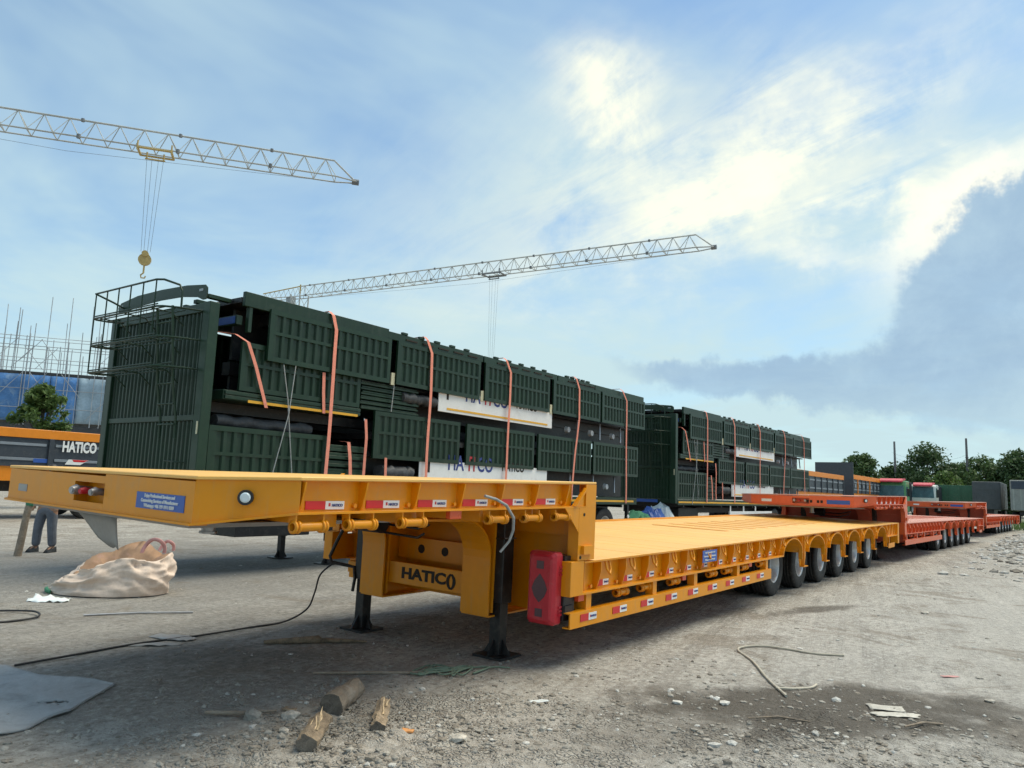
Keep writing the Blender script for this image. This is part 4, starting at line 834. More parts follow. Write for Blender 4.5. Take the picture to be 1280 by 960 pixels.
# ------------------------------------------------------------------ tower cranes
M['crane'] = mat('cream_crane_steel', (.44, .45, .43), .5, var=.15, scale=.6, dirt=((.30, .22, .14), .30)); M['craney'] = mat('yellow_crane_steel', (.46, .33, .12), .5, var=.15); M['cabin'] = mat('crane_cabin_grey', (.30, .33, .34), .4, var=.1); M['wire'] = mat('steel_wire', (.16, .17, .18), .5, var=.1)
def crane(label, tip, root, z, trolley_t, hook_z, h, thick, tower=False):
    a = Vector((tip[0], tip[1], z)); b = Vector((root[0], root[1], z)); L = (b-a).length; d = (b-a)/L; s = Vector((-d.y, d.x, 0)); w = h*.42
    base = b; O = (base.x, base.y, 0); t = tag(empty('tower_crane', O), label, 'crane', 'tower cranes over the building site'); B = lambda: MB(O); P = lambda n, mb, m: mb.build(n, m, t)
    n = round(L/(h*1.08)); st = L/n; U = Vector((0, 0, 1))
    for sg in (-1, 1): c = B(); c.tube([a+s*w*sg*.3, a+d*st+s*w*sg, b+s*w*sg], thick, 5); P('lower_chord', c, M['crane'])
    c = B(); c.tube([a, a+d*st*1.1+U*h, b+U*h], thick*1.2, 5); P('upper_chord', c, M['crane'])
    for i in range(1, n):
        p = a+d*st*i; q = a+d*st*(i+.5)
        for sg in (-1, 1):
            c = B(); c.tube([p+s*w*sg, q+U*h], thick*.5, 4); c2 = c.tube([q+U*h, a+d*st*(i+1)+s*w*sg], thick*.5, 4); P('lattice_brace', c, M['crane'])
        c = B(); c.tube([p+s*w, p-s*w], thick*.6, 4); P('cross_brace', c, M['crane'])
        if i % 4 == 0:
            c = B(); m = p; c.cyl(m+s*w-U*.12, m+s*w+U*.16, thick*2.2, 6); c.cyl(m+U*h-U*.1, m+U*h+U*.12, thick*2, 6); P('chord_joint', c, M['wire'])
    c = B(); c.cyl(a-d*.2, a+d*.3, h*.16, 8); P('tip_sheave', c, M['wire'])
    p = a.lerp(b, trolley_t)
    c = B(); e = h*.75
    for sg in (-1, 1): c.tube([p-d*e+s*w*1.15*sg-U*.12, p+d*e+s*w*1.15*sg-U*.12], thick*1.3, 5); c.tube([p+d*e*sg+s*w*1.15-U*.12, p+d*e*sg-s*w*1.15-U*.12], thick*1.5, 5); c.tube([p+d*e*sg*.5-U*.12, p+d*e*sg*.5-U*.55], thick, 5); c.tube([p+d*e*sg+s*w*1.15-U*.3, p+d*e*sg+s*w*1.15+U*.35], thick, 5)
    c.tube([p-d*e*.6-U*.6, p+d*e*.6-U*.6], thick, 5); P('trolley', c, M['craney' if not tower else 'wire'])
    hp = Vector((p.x, p.y, hook_z))
    for sx in (-.9, -.35, .35, .9): c = B(); c.tube([p+d*e*.55*sx-U*.5, hp+d*.32*sx+U*.7], thick*(.15 if tower else .2), 4); P('hoist_rope', c, M['wire'])
    c = B(); f_ = lambda u, v: hp+d*u+U*v
    c.cyl(hp-s*.12+U*.15, hp+s*.12+U*.15, .42, 14); c.cyl(hp-s*.2+U*.55, hp+s*.2+U*.55, .22, 10); c.tube([f_(0, -.25), f_(0, -.8)], .06, 6); c.tube([f_(0, -.8), f_(.16, -.95), f_(.12, -1.15), f_(-.1, -1.15), f_(-.15, -1.0)], .05, 6); P('hook_block', c, M['craney' if not tower else 'wire'])
    c = B(); c.tube([a-U*.15, a.lerp(b, .5)-U*.9, b-U*.2], thick*.2, 4); P('trolley_rope', c, M['wire'])
    # slewing head, mast and counter jib
    for sx in (-1, 1):
        for sy in (-1, 1): c = B(); q = b+d*sx*.8+s*sy*.8; c.tube([(q.x, q.y, 0), (q.x, q.y, z+.3)], thick*1.4, 5); P('mast_leg', c, M['crane'])
    for k in range(int(z/2)):
        c = B()
        for sx, sy in ((1, 1), (1, -1), (-1, -1), (-1, 1)):
            q = b+d*sx*.8+s*sy*.8; r_ = b+d*(-sy*sx*sx if False else (sx if sx == sy else -sx))*.8+s*(sy if sx != sy else -sy)*.8
            c.tube([(q.x, q.y, k*2), (r_.x, r_.y, k*2+2)], thick*.5, 4)
        P('mast_brace', c, M['crane'])
    c = B(); c.tube([b+U*.3, b+U*h*1.15], thick*1.6, 6); P('head_post', c, M['craney'])
    e2 = b+d*7.0
    for sg in (-1, 1): c = B(); c.tube([b+s*w*sg, e2+s*w*sg+U*.3], thick, 5); P('counter_chord', c, M['crane'])
    c = B(); c.tube([b+U*h, e2+U*h*.75], thick*1.2, 5); P('counter_tie', c, M['craney'])
    for k in range(8): c = B(); q = b.lerp(e2, (k+.5)/8); c.tube([q+s*w, q+U*(h*.9-.04*k), q-s*w], thick*.5, 4); P('counter_rail', c, M['crane'])
    c = B(); q = b+d*1.6; c.box(q.x-.45, q.x+.45, q.y-.45, q.y+.45, z-.9, z+.2); P('cabin', c, M['cabin'])
    c = B(); q = b+d*6; c.box(q.x-.6, q.x+.6, q.y-.8, q.y+.8, z-1.2, z+.3); P('counterweight', c, M['cabin'])
crane('nearer tower crane jib at upper left, its hook hanging above the headboard', (37.33, 42.6), (6.0, 65.6), 24, .358, 16.0, 1.45, .060)
crane('farther cream tower crane whose jib rises to the right behind the loads', (70.9, 27.4), (64.2, 83.0), 26, .455, 12.5, 1.55, .068, True)

# ------------------------------------------------------------------ building site on the left
M['net'] = mat('blue_safety_net', (.07, .20, .44), .75, var=.22, scale=.9, dirt=((.30, .40, .50), .55), bump=.5, bscale=3); M['netpale'] = mat('pale_net', (.28, .38, .46), .75, var=.2, scale=.9, bump=.4, bscale=3); M['conc'] = mat('raw_concrete', (.21, .20, .19), .8, var=.2, scale=1); M['scaf'] = mat('scaffold_tube', (.36, .38, .40), .5, var=.25, scale=.5); M['darkc'] = mat('dark_slab', (.06, .06, .062), .8, var=.2)
def site():
    a = Vector((27.0, 74.6, 0)); d = Vector((33.52-27.18, 70.07-74.56, 0)).normalized(); s = Vector((-d.y, d.x, 0))
    O = a; t = tag(empty('building_under_construction', O, (0, 0, math.atan2(d.y, d.x))), 'unfinished building wrapped in blue safety netting with scaffold tubes above', 'building')
    P = lambda n, mb, m: mb.build(n, m, t)
    c = MB(); c.box(-14, 12, .5, 12, 4.3, 5.5); P('lower_slab', c, M['darkc'])
    c = MB(); c.box(-14, 12, .6, 12, 0, 4.29); P('lower_storey', c, M['conc'])
    for k in range(12): c = MB(); c.box(-13.6+k*2.15, -13.2+k*2.15, .45, .59, 0, 4.29); P('column', c, M['conc'])
    c = MB(); c.box(-14, 10, .4, 12, 9.75, 10.15); P('upper_slab', c, M['darkc'])
    c = MB(); c.box(-14, 10, .9, 12, 5.51, 9.54); P('inner_wall', c, M['conc'])
    for k in range(11):
        x = -14+k*2.2; pale = k in (5, 9)
        c = MB(); N, K = 8, 6; vs = []
        for i in range(N+1):
            for j in range(K+1): vs.append((x+.02+2.16*i/N, .30+.07*math.sin(i*1.7+k)+.05*math.sin(j*1.9+i), 5.75+4.1*j/K))
        c.add(vs, [(i*(K+1)+j, (i+1)*(K+1)+j, (i+1)*(K+1)+j+1, i*(K+1)+j+1) for i in range(N) for j in range(K)], 0, True); o = P('safety_net', c, M['netpale'] if pale else M['net']); sm = o.modifiers.new('t', 'SOLIDIFY'); sm.thickness = .02
    r = random.Random(5)
    for k in range(80):
        x = -9.5+k*.27+r.uniform(-.2, .2); y = r.choice((-.1, -.1, .9, 2.4, 4.0)); zt = r.uniform(11.5, 14.5) if r.random() < .62 else r.uniform(14, 17.6); lean = r.uniform(-.012, .012)
        c = MB(); c.tube([(x, y, 5.4 if y < 0 else 10.1), (x+lean*8, y, zt)], .035, 5); P('scaffold_pole', c, M['scaf'])
    for z in (6.9, 8.6, 10.3, 11.3, 12.4, 13.2):
        for y in ((-.15,) if z < 10 else (-.15, 2.35)):
            c = MB(); c.tube([(-13, y, z), (11, y, z+r.uniform(-.1, .1))], .03, 5); P('scaffold_ledger', c, M['scaf'])
    for k in range(34):
        x = -10+k*.62; z = r.choice((6.0, 8.0, 10.3, 11.0)); c = MB(); c.tube([(x, -.2, z), (x+r.choice((-1.6, 1.6)), -.2, z+2.0)], .026, 5); P('scaffold_brace', c, M['scaf'])
    return t
site()

# ------------------------------------------------------------------ trees and poles
def leafmat(name, c, c2):
    m = bpy.data.materials.new(name); m.use_nodes = True; g = NT(m.node_tree); co = g.n('ShaderNodeTexCoord').outputs['Object']
    cc = g.mix(g.ss(g.noise(co, .8, 3), .35, .65), c, c2); cc = g.mix(g.m('MULTIPLY', g.ss(g.noise(co, 9, 2), .4, .7), .5), cc, tuple(x*1.5 for x in c2))
    b = g.n('ShaderNodeBsdfPrincipled'); g.put(b.inputs['Base Color'], cc); b.inputs['Roughness'].default_value = .55; b.inputs['Specular IOR Level'].default_value = .3
    tr = g.n('ShaderNodeBsdfTranslucent'); g.put(tr.inputs[0], cc); mx = g.n('ShaderNodeMixShader'); mx.inputs[0].default_value = .3
    g.t.links.new(b.outputs[0], mx.inputs[1]); g.t.links.new(tr.outputs[0], mx.inputs[2]); o = g.n('ShaderNodeOutputMaterial'); g.t.links.new(mx.outputs[0], o.inputs[0]); return m
M['leafd'] = leafmat('dark_foliage', (.035, .072, .028), (.075, .125, .05)); M['leafm'] = leafmat('mid_foliage', (.05, .095, .035), (.10, .16, .06)); M['leafl'] = leafmat('light_foliage', (.05, .10, .025), (.11, .17, .05)); M['bark'] = mat('bark', (.10, .08, .06), .85, var=.3, bump=.6)
def tree(label, x, y, H_, rx, crown0, nclump, nleaf, ls, m, seed, group, name='tree'):
    r = random.Random(seed); t = tag(empty(name, (x, y, 0)), label, 'tree', group)
    tb = MB(); tb.tube([(0, 0, -.05), (.06*H_*r.uniform(-.3, .3), .0, H_*.3), (.1*r.uniform(-1, 1), .1*r.uniform(-1, 1), H_*.62), (0, 0, H_*.86)], [H_*.026, H_*.02, H_*.012, H_*.004], 8)
    cl = []
    for k in range(nclump):
        u = r.uniform(0, 1); zz = crown0+(1-crown0)*u; prof = math.sin(math.pi*min(1, .18+.80*u))**.7; a = r.uniform(0, 2*math.pi); q = rx*prof*math.sqrt(r.uniform(.15, 1))*r.uniform(.75, 1.15)
        cl.append((q*math.cos(a), q*math.sin(a), zz*H_*r.uniform(.94, 1.0), r.uniform(.16, .34)*rx))
        if k % 4 == 0: tb.tube([(0, 0, H_*(crown0*.8+.2*u)), (q*.5*math.cos(a), q*.5*math.sin(a), zz*H_*.85), (q*.9*math.cos(a), q*.9*math.sin(a), zz*H_*.97)], [H_*.008, H_*.005, H_*.002], 5)
    tb.build('trunk', M['bark'], t)
    vs, fs = [], []
    for cx, cy, cz, cr in cl:
        for k in range(nleaf):
            p = Vector((r.gauss(0, 1), r.gauss(0, 1), r.gauss(0, .8))); p = p*(min(1.0, 1.5/max(.01, p.length))*cr*.66)+Vector((cx, cy, cz))
            if p.z < .2: continue
            nrm = Vector((r.gauss(0, 1), r.gauss(0, 1), abs(r.gauss(0, 1))+.3)).normalized(); e = nrm.orthogonal().normalized(); e = e*math.cos(k)+nrm.cross(e)*math.sin(k); f = nrm.cross(e); q = ls*r.uniform(.6, 1.3)
            i = len(vs); vs += [p-e*q, p+f*q*.45+nrm*q*.1, p+e*q, p-f*q*.45+nrm*q*.1]; fs.append((i, i+1, i+2, i+3))
    c = MB(); c.add(vs, fs); c.build('crown', m, t)
G = 'trees along the back of the yard'
for i, (lab, x, y, h, rx, m) in enumerate((
    ('tall ragged tree left of the leaning pole', 117, 23.4, 7.6, 2.3, 'leafm'), ('low dark tree behind the leaning pole', 121, 20.2, 6.0, 2.2, 'leafd'), ('broad round-topped tree, largest of the tree line', 120, 15.8, 8.3, 3.1, 'leafd'),
    ('medium tree between the largest tree and the upright pole', 126, 12.6, 6.7, 2.2, 'leafm'), ('bushy tree right of the upright pole, above the grey truck', 121, 8.9, 7.2, 2.9, 'leafm'), ('dark tall tree cut by the right edge of the picture', 118, 4.4, 8.4, 2.3, 'leafd'),
    ('low bush-like tree between the grey and pale trucks', 128, 6.3, 5.4, 2.3, 'leafd'), ('pale leafy tree above the green container truck', 110, 12.6, 4.8, 1.9, 'leafl'), ('dark tree at the left end of the tree line, behind the dump trailers', 124, 27.2, 6.3, 2.4, 'leafd'))):
    tree(lab, x, y, h*1.06, rx*1.5, .10, 85, 75, .27, M[m], 40+i, G)
tree('leafy green tree in front of the blue netting, above the dump trailer', 13.4, 32.6, 4.75, 1.02, .48, 46, 70, .13, M['leafl'], 77, 'trees before the building site')
tree('low leafy shrub at the left edge under the blue netting', 10.9, 34.5, 3.55, .9, .62, 26, 50, .13, M['leafm'], 78, 'trees before the building site')
M['pole'] = mat('weathered_pole', (.16, .15, .15), .7, var=.2)
def pole(label, x, y, h, lx, bars):
    t = tag(empty('utility_pole', (x, y, 0)), label, 'pole', 'poles behind the yard'); c = MB(); c.tube([(0, 0, 0), (lx, lx*.2, h)], [.20, .13], 8); c.build('shaft', M['pole'], t)
    for z in bars: c = MB(); c.box(lx*z/h-.5, lx*z/h+.5, lx*.2*z/h-.16, lx*.2*z/h-.02+.16, z, z+.12); c.build('bracket', M['pole'], t)
pole('leaning thin pole rising above the trees left of centre', 119, 19.6, 10.0, .75, (4.4,))
pole('straight dark pole rising above the trees at the right', 119.5, 10.9, 10.35, -.1, (7.7,))
c = MB(); 
for k in range(2):
    c.tube([(119.6, 20.1-.3*k, 8.5-.6*k)]+[(119.6, 20.1-9.2*i/12, 8.4-.6*k-1.0*math.sin(math.pi*i/12)-.4*i/12) for i in range(1, 12)]+[(119.5, 10.9, 8.2-.6*k)], .012, 4)
tag(c.build('overhead_wire', M['wire']), 'thin wires strung between the two poles', 'wire')

# ------------------------------------------------------------------ person, post, bag
def person():
    # stooping slightly, so the head stays behind the trailer nose
    o = (6.36, 14.85); t = tag(empty('person', (o[0], o[1], 0), (0, 0, rad(-54))), 'person in grey-blue trousers standing behind the trailer nose beside a wooden post', 'person')
    def skin(name, J, E_, mt, sub=2):
        me = bpy.data.meshes.new(name); me.from_pydata([j[:3] for j in J], E_, []); ob = link(name, me, t); me.materials.append(mt)
        me.skin_vertices or me.attributes
        bm_layer = None
        sk = ob.modifiers.new('skin', 'SKIN')
        if not me.skin_vertices: 
            import bmesh
            b = bmesh.new(); b.from_mesh(me); b.verts.layers.skin.verify(); b.to_mesh(me); b.free()
        for i, j in enumerate(J): me.skin_vertices[0].data[i].radius = (j[3], j[4]); me.skin_vertices[0].data[i].use_root = (i == 0)
        s = ob.modifiers.new('sub', 'SUBSURF'); s.levels = sub; s.render_levels = sub; return ob
    J = [(0, 0, .92, .15, .12), (0, 0, 1.10, .14, .10), (0, 0, 1.30, .165, .115), (0, 0, 1.44, .11, .08), (0, 0, 1.51, .055, .055), (0, -.01, 1.60, .085, .10), (0, -.01, 1.68, .06, .07),
         (.20, 0, 1.40, .06, .06), (.25, .0, 1.12, .045, .045), (.24, -.10, .90, .035, .035), (.24, -.14, .80, .03, .04),
         (-.20, 0, 1.40, .06, .06), (-.25, 0, 1.12, .045, .045), (-.24, -.10, .90, .035, .035), (-.24, -.14, .80, .03, .04),
         (.10, 0, .86, .105, .11), (.13, -.02, .48, .068, .075), (.15, .03, .09, .045, .05), (.16, -.12, .035, .04, .03),
         (-.10, 0, .86, .105, .11), (-.15, -.01, .48, .068, .075), (-.19, .04, .09, .045, .05), (-.21, -.11, .035, .04, .03)]
    E_ = [(0, 1), (1, 2), (2, 3), (3, 4), (4, 5), (5, 6), (3, 7), (7, 8), (8, 9), (9, 10), (3, 11), (11, 12), (12, 13), (13, 14), (0, 15), (15, 16), (16, 17), (17, 18), (0, 19), (19, 20), (20, 21), (21, 22)]
    skin('body', J, E_, M['skin'])
    T = [(0, 0, .96, .165, .135), (0, 0, .88, .165, .14), (.10, 0, .82, .12, .125), (.13, -.02, .48, .088, .092), (.15, .03, .10, .078, .085), (-.10, 0, .82, .12, .125), (-.15, -.01, .48, .088, .092), (-.19, .04, .10, .078, .085)]
    skin('trousers', T, [(0, 1), (1, 2), (2, 3), (3, 4), (1, 5), (5, 6), (6, 7)], M['denim'])
    S = [(0, 0, .98, .17, .135), (0, 0, 1.15, .165, .125), (0, 0, 1.32, .185, .13), (0, 0, 1.44, .12, .09), (.21, 0, 1.39, .08, .08), (.255, 0, 1.18, .065, .065), (-.21, 0, 1.39, .08, .08), (-.255, 0, 1.18, .065, .065)]
    skin('shirt', S, [(0, 1), (1, 2), (2, 3), (3, 4), (4, 5), (3, 6), (6, 7)], M['shirt'])
    for sx in (-.20, .155):
        c = MB(); c.add([(sx-.05, .10, .0), (sx+.05, .10, 0), (sx+.05, -.17, 0), (sx-.05, -.17, 0), (sx-.04, .09, .10), (sx+.04, .09, .10), (sx+.04, -.05, .09), (sx-.04, -.05, .09), (sx+.035, -.16, .04), (sx-.035, -.16, .04)], [(0, 1, 2, 3)[::-1], (4, 5, 6, 7), (0, 4, 5, 1)[::-1], (1, 5, 6, 8, 2), (3, 9, 7, 4, 0), (7, 6, 8, 9), (9, 8, 2, 3)]); c.build('shoe', M['black'], t, .012)
    h = MB(); h.lathe([(.0, .11), (.05, .10), (.088, .06), (.10, .0), (.098, -.03)], (0, .0, 1.63), 'z', 14); h.build('hair', M['black'], t)
M['skin'] = mat('skin', (.36, .20, .13), .6, var=.05); M['denim'] = mat('grey_blue_denim', (.13, .145, .175), .85, var=.2, scale=6, bump=.5, bscale=12); M['shirt'] = mat('dark_shirt', (.05, .055, .06), .85, var=.15)
person(); bpy.data.objects['person'].scale = (.9, .9, .9)
M['wood'] = mat('weathered_wood', (.25, .195, .145), .85, var=.3, scale=6, bump=.8, bscale=26, dirt=((.42, .38, .33), .4)); M['woodp'] = mat('pale_split_wood', (.33, .245, .165), .85, var=.45, scale=12, bump=.9, bscale=34, dirt=((.16, .13, .10), .5)); M['clothg'] = mat('green_cloth', (.05, .22, .12), .8, var=.2)
t = tag(empty('wooden_post', (5.76, 14.37, 0), (rad(3), rad(5), .4)), 'weathered wooden post with green wrap at the top, under the trailer nose', 'post')
c = MB(); c.tube([(0, 0, -.03), (.01, .01, .3), (-.01, 0, .65), (.01, 0, 1.0)], [.062, .058, .055, .056], 9); c.build('shaft', M['wood'], t)
c = MB(); c.tube([(.01, 0, .84), (.01, 0, .95), (.012, 0, 1.02)], [.066, .072, .06], 10); c.build('cloth_wrap', M['clothg'], t)

def bag():
    o = Vector((4.90, 9.50, 0)); ang = math.atan2(rt.y, rt.x); t = tag(empty('jumbo_bag', o, (0, 0, ang)), 'collapsed cream bulk bag with pink lining and handles lying on the dirt', 'bag')
    N, K = 110, 26; vs = []
    def rimh(a): # rim height around the mouth
        return .41+.09*math.sin(a)+.07*math.cos(a)+.05*math.cos(2*a+2.6)+.03*math.sin(5*a+1)
    for k in range(K):
        u = k/(K-1)
        for i in range(N):
            a = 2*math.pi*i/N; ca, sa = math.cos(a), math.sin(a)
            A = .66*(1-.04*u) if ca > 0 else .72*(1-.40*u); Bd = .46*(1-.22*u)
            bulge = 1+.10*math.sin(math.pi*u)
            h = rimh(a)*u**.9
            if ca < 0: h *= (1-.18*(-ca)**2) 
            q1 = Vector((ca*1.7+.9*u, sa*1.7, u*3.1+1.7)); q2 = Vector((ca*3.6+1.4*u, sa*3.6+.5*u, u*4.2-2.3)); nz = (.05-.13*abs(noise.noise(q1))-.065*abs(noise.noise(q2))-.03*abs(noise.noise(q2*2.3)))*min(1, .25+u*2)
            vs.append((A*ca*bulge+nz*ca, Bd*sa*bulge+nz*sa, max(.004, h+nz*.5*u)))
    outer = K
    # inside of the mouth, sinking back into the bag
    for k in range(1, 6):
        u = k/5
        for i in range(N):
            a = 2*math.pi*i/N; ca, sa = math.cos(a), math.sin(a); A = .58*(1-.75*u) if ca > 0 else .43*(1-.7*u); Bd = .345*(1-.75*u)
            nz = noise.fractal(Vector((ca*3, sa*3, u*3+7)), 1, 2, 4)*.05
            vs.append((A*ca+.04*u, Bd*sa, rimh(a)*(1-.52*u**.7)*(1-.10*(-ca if ca < 0 else 0))+nz))
    rows = K+5; fs = [(k*N+i, k*N+(i+1) % N, (k+1)*N+(i+1) % N, (k+1)*N+i) for k in range(rows-1) for i in range(N)]; fs.append([(rows-1)*N+i for i in range(N)])
    c = MB(); mi = [0]*((K-1)*N)+[1]*(5*N)+[1]; c.v = vs; c.f = [list(f) for f in fs]; c.mi = mi; c.sm = [True]*len(fs); c.build('bag_cloth', [M['bag'], M['baglin']], t)
    for (cx, rx_, rz_, z0, yy, hw) in ((.46, .13, .17, .48, -.02, .021), (.55, .08, .12, .50, .14, .018)):
        n = 16; c = MB(); vs = []
        for i in range(n+1):
            th = math.pi*(1-i/n); ca, sa = math.cos(th), math.sin(th)
            for yo in (-.006, .006):
                vs += [(cx+(rx_-hw)*ca+.03*sa, yy+yo+.03*math.sin(i*.5), z0-.06+(rz_-hw)*sa**.75+.06), (cx+(rx_+hw)*ca+.03*sa, yy+yo+.03*math.sin(i*.5), z0-.06+(rz_+hw)*sa**.75+.06)]
        fs = []
        for i in range(n):
            b = 4*i; fs += [(b, b+1, b+5, b+4), (b+3, b+2, b+6, b+7), (b+1, b+3, b+7, b+5), (b+2, b, b+4, b+6)]
        c.add(vs, fs, 0, True); c.build('handle', M['bagpink'], t)
    c = MB(); n = 8; vs = []
    for i in range(n+1):
        a = math.pi*1.06+i*.075; vs += [(.76*math.cos(a), .50*math.sin(a), .004), (.765*math.cos(a), .51*math.sin(a), .04+.008*math.sin(i)), (.74*math.cos(a), .49*math.sin(a), .075-.010*abs(i-4))]
    c.add(vs, [(3*i+k, 3*i+3+k, 3*i+4+k, 3*i+1+k) for i in range(n) for k in range(2)], 0, True); o2 = c.build('green_patch', M['clothg'], t); s = o2.modifiers.new('t', 'SOLIDIFY'); s.thickness = .004
M['bag'] = mat('cream_woven_sack', (.76, .60, .49), .8, var=.10, scale=3, bump=.25, bscale=60, dirt=((.40, .30, .21), .30)); M['baglin'] = mat('brown_sack_lining', (.40, .24, .145), .85, var=.15, scale=4, dirt=((.52, .30, .26), .5)); M['bagpink'] = mat('pink_webbing', (.60, .30, .28), .8, var=.1)
bag()

# ------------------------------------------------------------------ litter, timber, stones
def gp(x, y, dz=0): return (x, y, gz(x, y)+dz)
M['sheet'] = mat('grey_rubber_mat', (.33, .335, .335), .65, var=.12, scale=3, bump=.3, bscale=30, dirt=((.12, .11, .10), .4)); M['plast'] = mat('white_plastic', (.68, .72, .72), .5, var=.08); M['cable'] = mat('black_cable', (.02, .02, .022), .6, var=.2); M['ropew'] = mat('cream_rope', (.52, .47, .38), .85, var=.15, scale=25); M['paper'] = mat('dirty_paper', (.52, .49, .43), .85, var=.2, scale=12, dirt=((.25, .21, .17), .6)); M['net_g'] = mat('green_twine', (.16, .22, .16), .85, var=.2)
def tarp_mat():
    U = [(2.835, 5.325), (2.733, 5.60), (2.636, 5.856), (2.583, 6.108), (2.527, 6.369), (2.42, 6.75), (2.30, 7.1)]; D = [(2.82, 5.31), (2.462, 5.01), (2.345, 4.89), (2.20, 4.845), (2.06, 4.765), (1.90, 4.76), (1.6, 4.9)]
    def at(c, t):
        f = t*(len(c)-1); i = min(int(f), len(c)-2); f -= i; return Vector(c[i]).lerp(Vector(c[i+1]), f)
    N, K = 70, 34; vs = []
    for i in range(N+1):
        t = i/N
        for k in range(K+1):
            s = k/K; p = at(U, t).lerp(at(D, t), s); e = min(s, 1-s)
            vs.append((p.x, p.y, gz(p.x, p.y)+.012+.014*gnoise(p.x, p.y, 2.4)+.016*(1-min(1, e*8))*(.5+.5*math.sin(t*13+s*3))))
    fs = []
    for i in range(N):
        for k in range(K):
            v_ = vs[i*(K+1)+k]; px, py = v_[0]-2.378, v_[1]-5.163; dx = (px*.69-py*.72)/.088; dy = (px*.72+py*.69)/.030+.35*dx*dx-.2
            if dx*dx+dy*dy < 1: continue
            fs.append((i*(K+1)+k, i*(K+1)+k+1, (i+1)*(K+1)+k+1, (i+1)*(K+1)+k))
    c = MB(); c.add(vs, fs, 0, True); o = c.build('rubber_mat', M['sheet']); sm = o.modifiers.new('t', 'SOLIDIFY'); sm.thickness = .012; sm.offset = 1
    tag(o, 'torn grey rubber mat with a slit lying flat at the lower left', 'mat')
tarp_mat()
def log(label, a, b, r, seed, mt='wood', split=False):
    rr = random.Random(seed); a, b = Vector(a), Vector(b); n = 9; pts = [a.lerp(b, i/n)+Vector((rr.uniform(-.006, .006), rr.uniform(-.006, .006), 0)) for i in range(n+1)]
    t = tag(empty('firewood_log', tuple(a)), label, 'log', 'short logs on the rubble'); c = MB(tuple(a)); N = 14; vs = []
    d = (b-a).normalized(); e = d.cross(Vector((0, 0, 1))).normalized(); f = e.cross(d)
    for i, p in enumerate(pts):
        for k in range(N):
            th = 2*math.pi*k/N; q = r*(1+.16*noise.noise(Vector((math.cos(th)*1.5+seed, math.sin(th)*1.5, i*.35)))+.07*rr.uniform(-1, 1))*(1-.10*i/n)
            if split and math.sin(th) > .35: q *= .55+.12*math.cos(th*3)
            vs.append(p+(e*math.cos(th)+f*math.sin(th))*q)
    c.add(vs, [(i*N+k, i*N+(k+1) % N, (i+1)*N+(k+1) % N, (i+1)*N+k) for i in range(n) for k in range(N)], 0, False); c.build('bark_side', M[mt], t)
    if split:
        for k in range(5):
            i = 2+k*(n-2)//5+rr.randint(0, 1); p0 = pts[i]+f*r*.25+e*rr.uniform(-.5, .5)*r; c = MB(tuple(a)); q_ = p0+d*rr.uniform(.05, .09)+f*rr.uniform(.015, .05)+e*rr.uniform(-.02, .02)
            c.tube([p0-d*.05, p0+f*.006, q_], [.010, .008, .001], 4); c.build('splinter', M['splint'], t)
    for ring, fl in ((vs[:N], 1), (vs[n*N:], -1)): c = MB(tuple(a)); c.add(ring, [list(range(N))[::fl]]); c.build('cut_end', M['cutw'], t)
M['splint'] = mat('fresh_split_wood', (.50, .37, .23), .85, var=.3, scale=20); M['chip'] = mat('orange_wood_chip', (.62, .28, .10), .8, var=.1); M['cutw'] = mat('grey_log_end', (.15, .125, .10), .9, var=.35, scale=22, bump=.6, bscale=60)
log('thick split log with a dark round end, nearest the camera', (2.83, 3.32, .065), (3.10, 3.52, .095), .062, 1, 'woodp', True)
log('ragged brown log lying behind the other two', (3.36, 3.74, .06), (3.70, 3.90, .08), .072, 2, 'wood', False)
log('slender split log with pale torn side, right of the others', (3.30, 3.27, .05), (3.62, 3.55, .075), .046, 3, 'woodp', True)
def bits(name, label, cat, pts, r, mt, grp=None, n=6):
    c = MB(tuple(pts[0])); c.tube(pts, r, n); return tag(c.build(name, mt, None, 0, tuple(pts[0])), label, cat, grp)
w = [gp(4.375, 5.788, .02), gp(4.58, 5.60, .028), gp(4.72, 5.48, .03), gp(4.74, 5.46, .022), gp(4.9, 5.33, .02), gp(5.04, 5.2, .014)]
bits('broken_branch', 'broken branch with a yellow peeled middle lying under the gooseneck', 'branch', w, [.018, .03, .036, .02, .018, .008], M['woodp'])
cab = [(5.27, 5.98, .62), (5.22, 6.10, .50), (5.30, 6.26, .30), (5.33, 6.40, .12), gp(5.10, 6.45, .02), gp(4.7, 6.45, .012), gp(4.16, 6.43, .012), gp(3.6, 6.45, .012), gp(3.1, 6.38, .012), gp(2.62, 6.36, .012)]
def smooth(P, m=6):
    P = [Vector(p) for p in P]; out = []
    for i in range(len(P)-1):
        p0, p1, p2, p3 = P[max(i-1, 0)], P[i], P[i+1], P[min(i+2, len(P)-1)]
        for k in range(m):
            t = k/m; out.append(.5*((2*p1)+(p2-p0)*t+(2*p0-5*p1+4*p2-p3)*t*t+(3*p1-p0-3*p2+p3)*t**3))
    return out+[P[-1]]
bits('cable', 'thin black cable running from the far landing leg to the lower left', 'cable', smooth(cab), .009, M['cable'])
bits('rope', 'cream rope bent in a hook on the dry ground right of centre', 'rope', smooth([gp(7.76, 1.76, .008), gp(7.62, 2.0, .008), gp(7.65, 2.25, .012), gp(7.60, 2.46, .014), gp(7.42, 2.58, .014), gp(7.22, 2.56, .012), gp(6.85, 2.30, .012), gp(6.3, 2.0, .012), gp(5.84, 1.72, .014)]), .0105, M['ropew'])
bits('rope', 'short cream rope end crossing the hooked rope by the damp patch', 'rope', smooth([gp(6.02, 1.85, .014), gp(6.1, 1.76, .012), gp(6.28, 1.67, .012), gp(6.42, 1.66, .012)]), .009, M['ropew'])
tw = []
rr = random.Random(3)
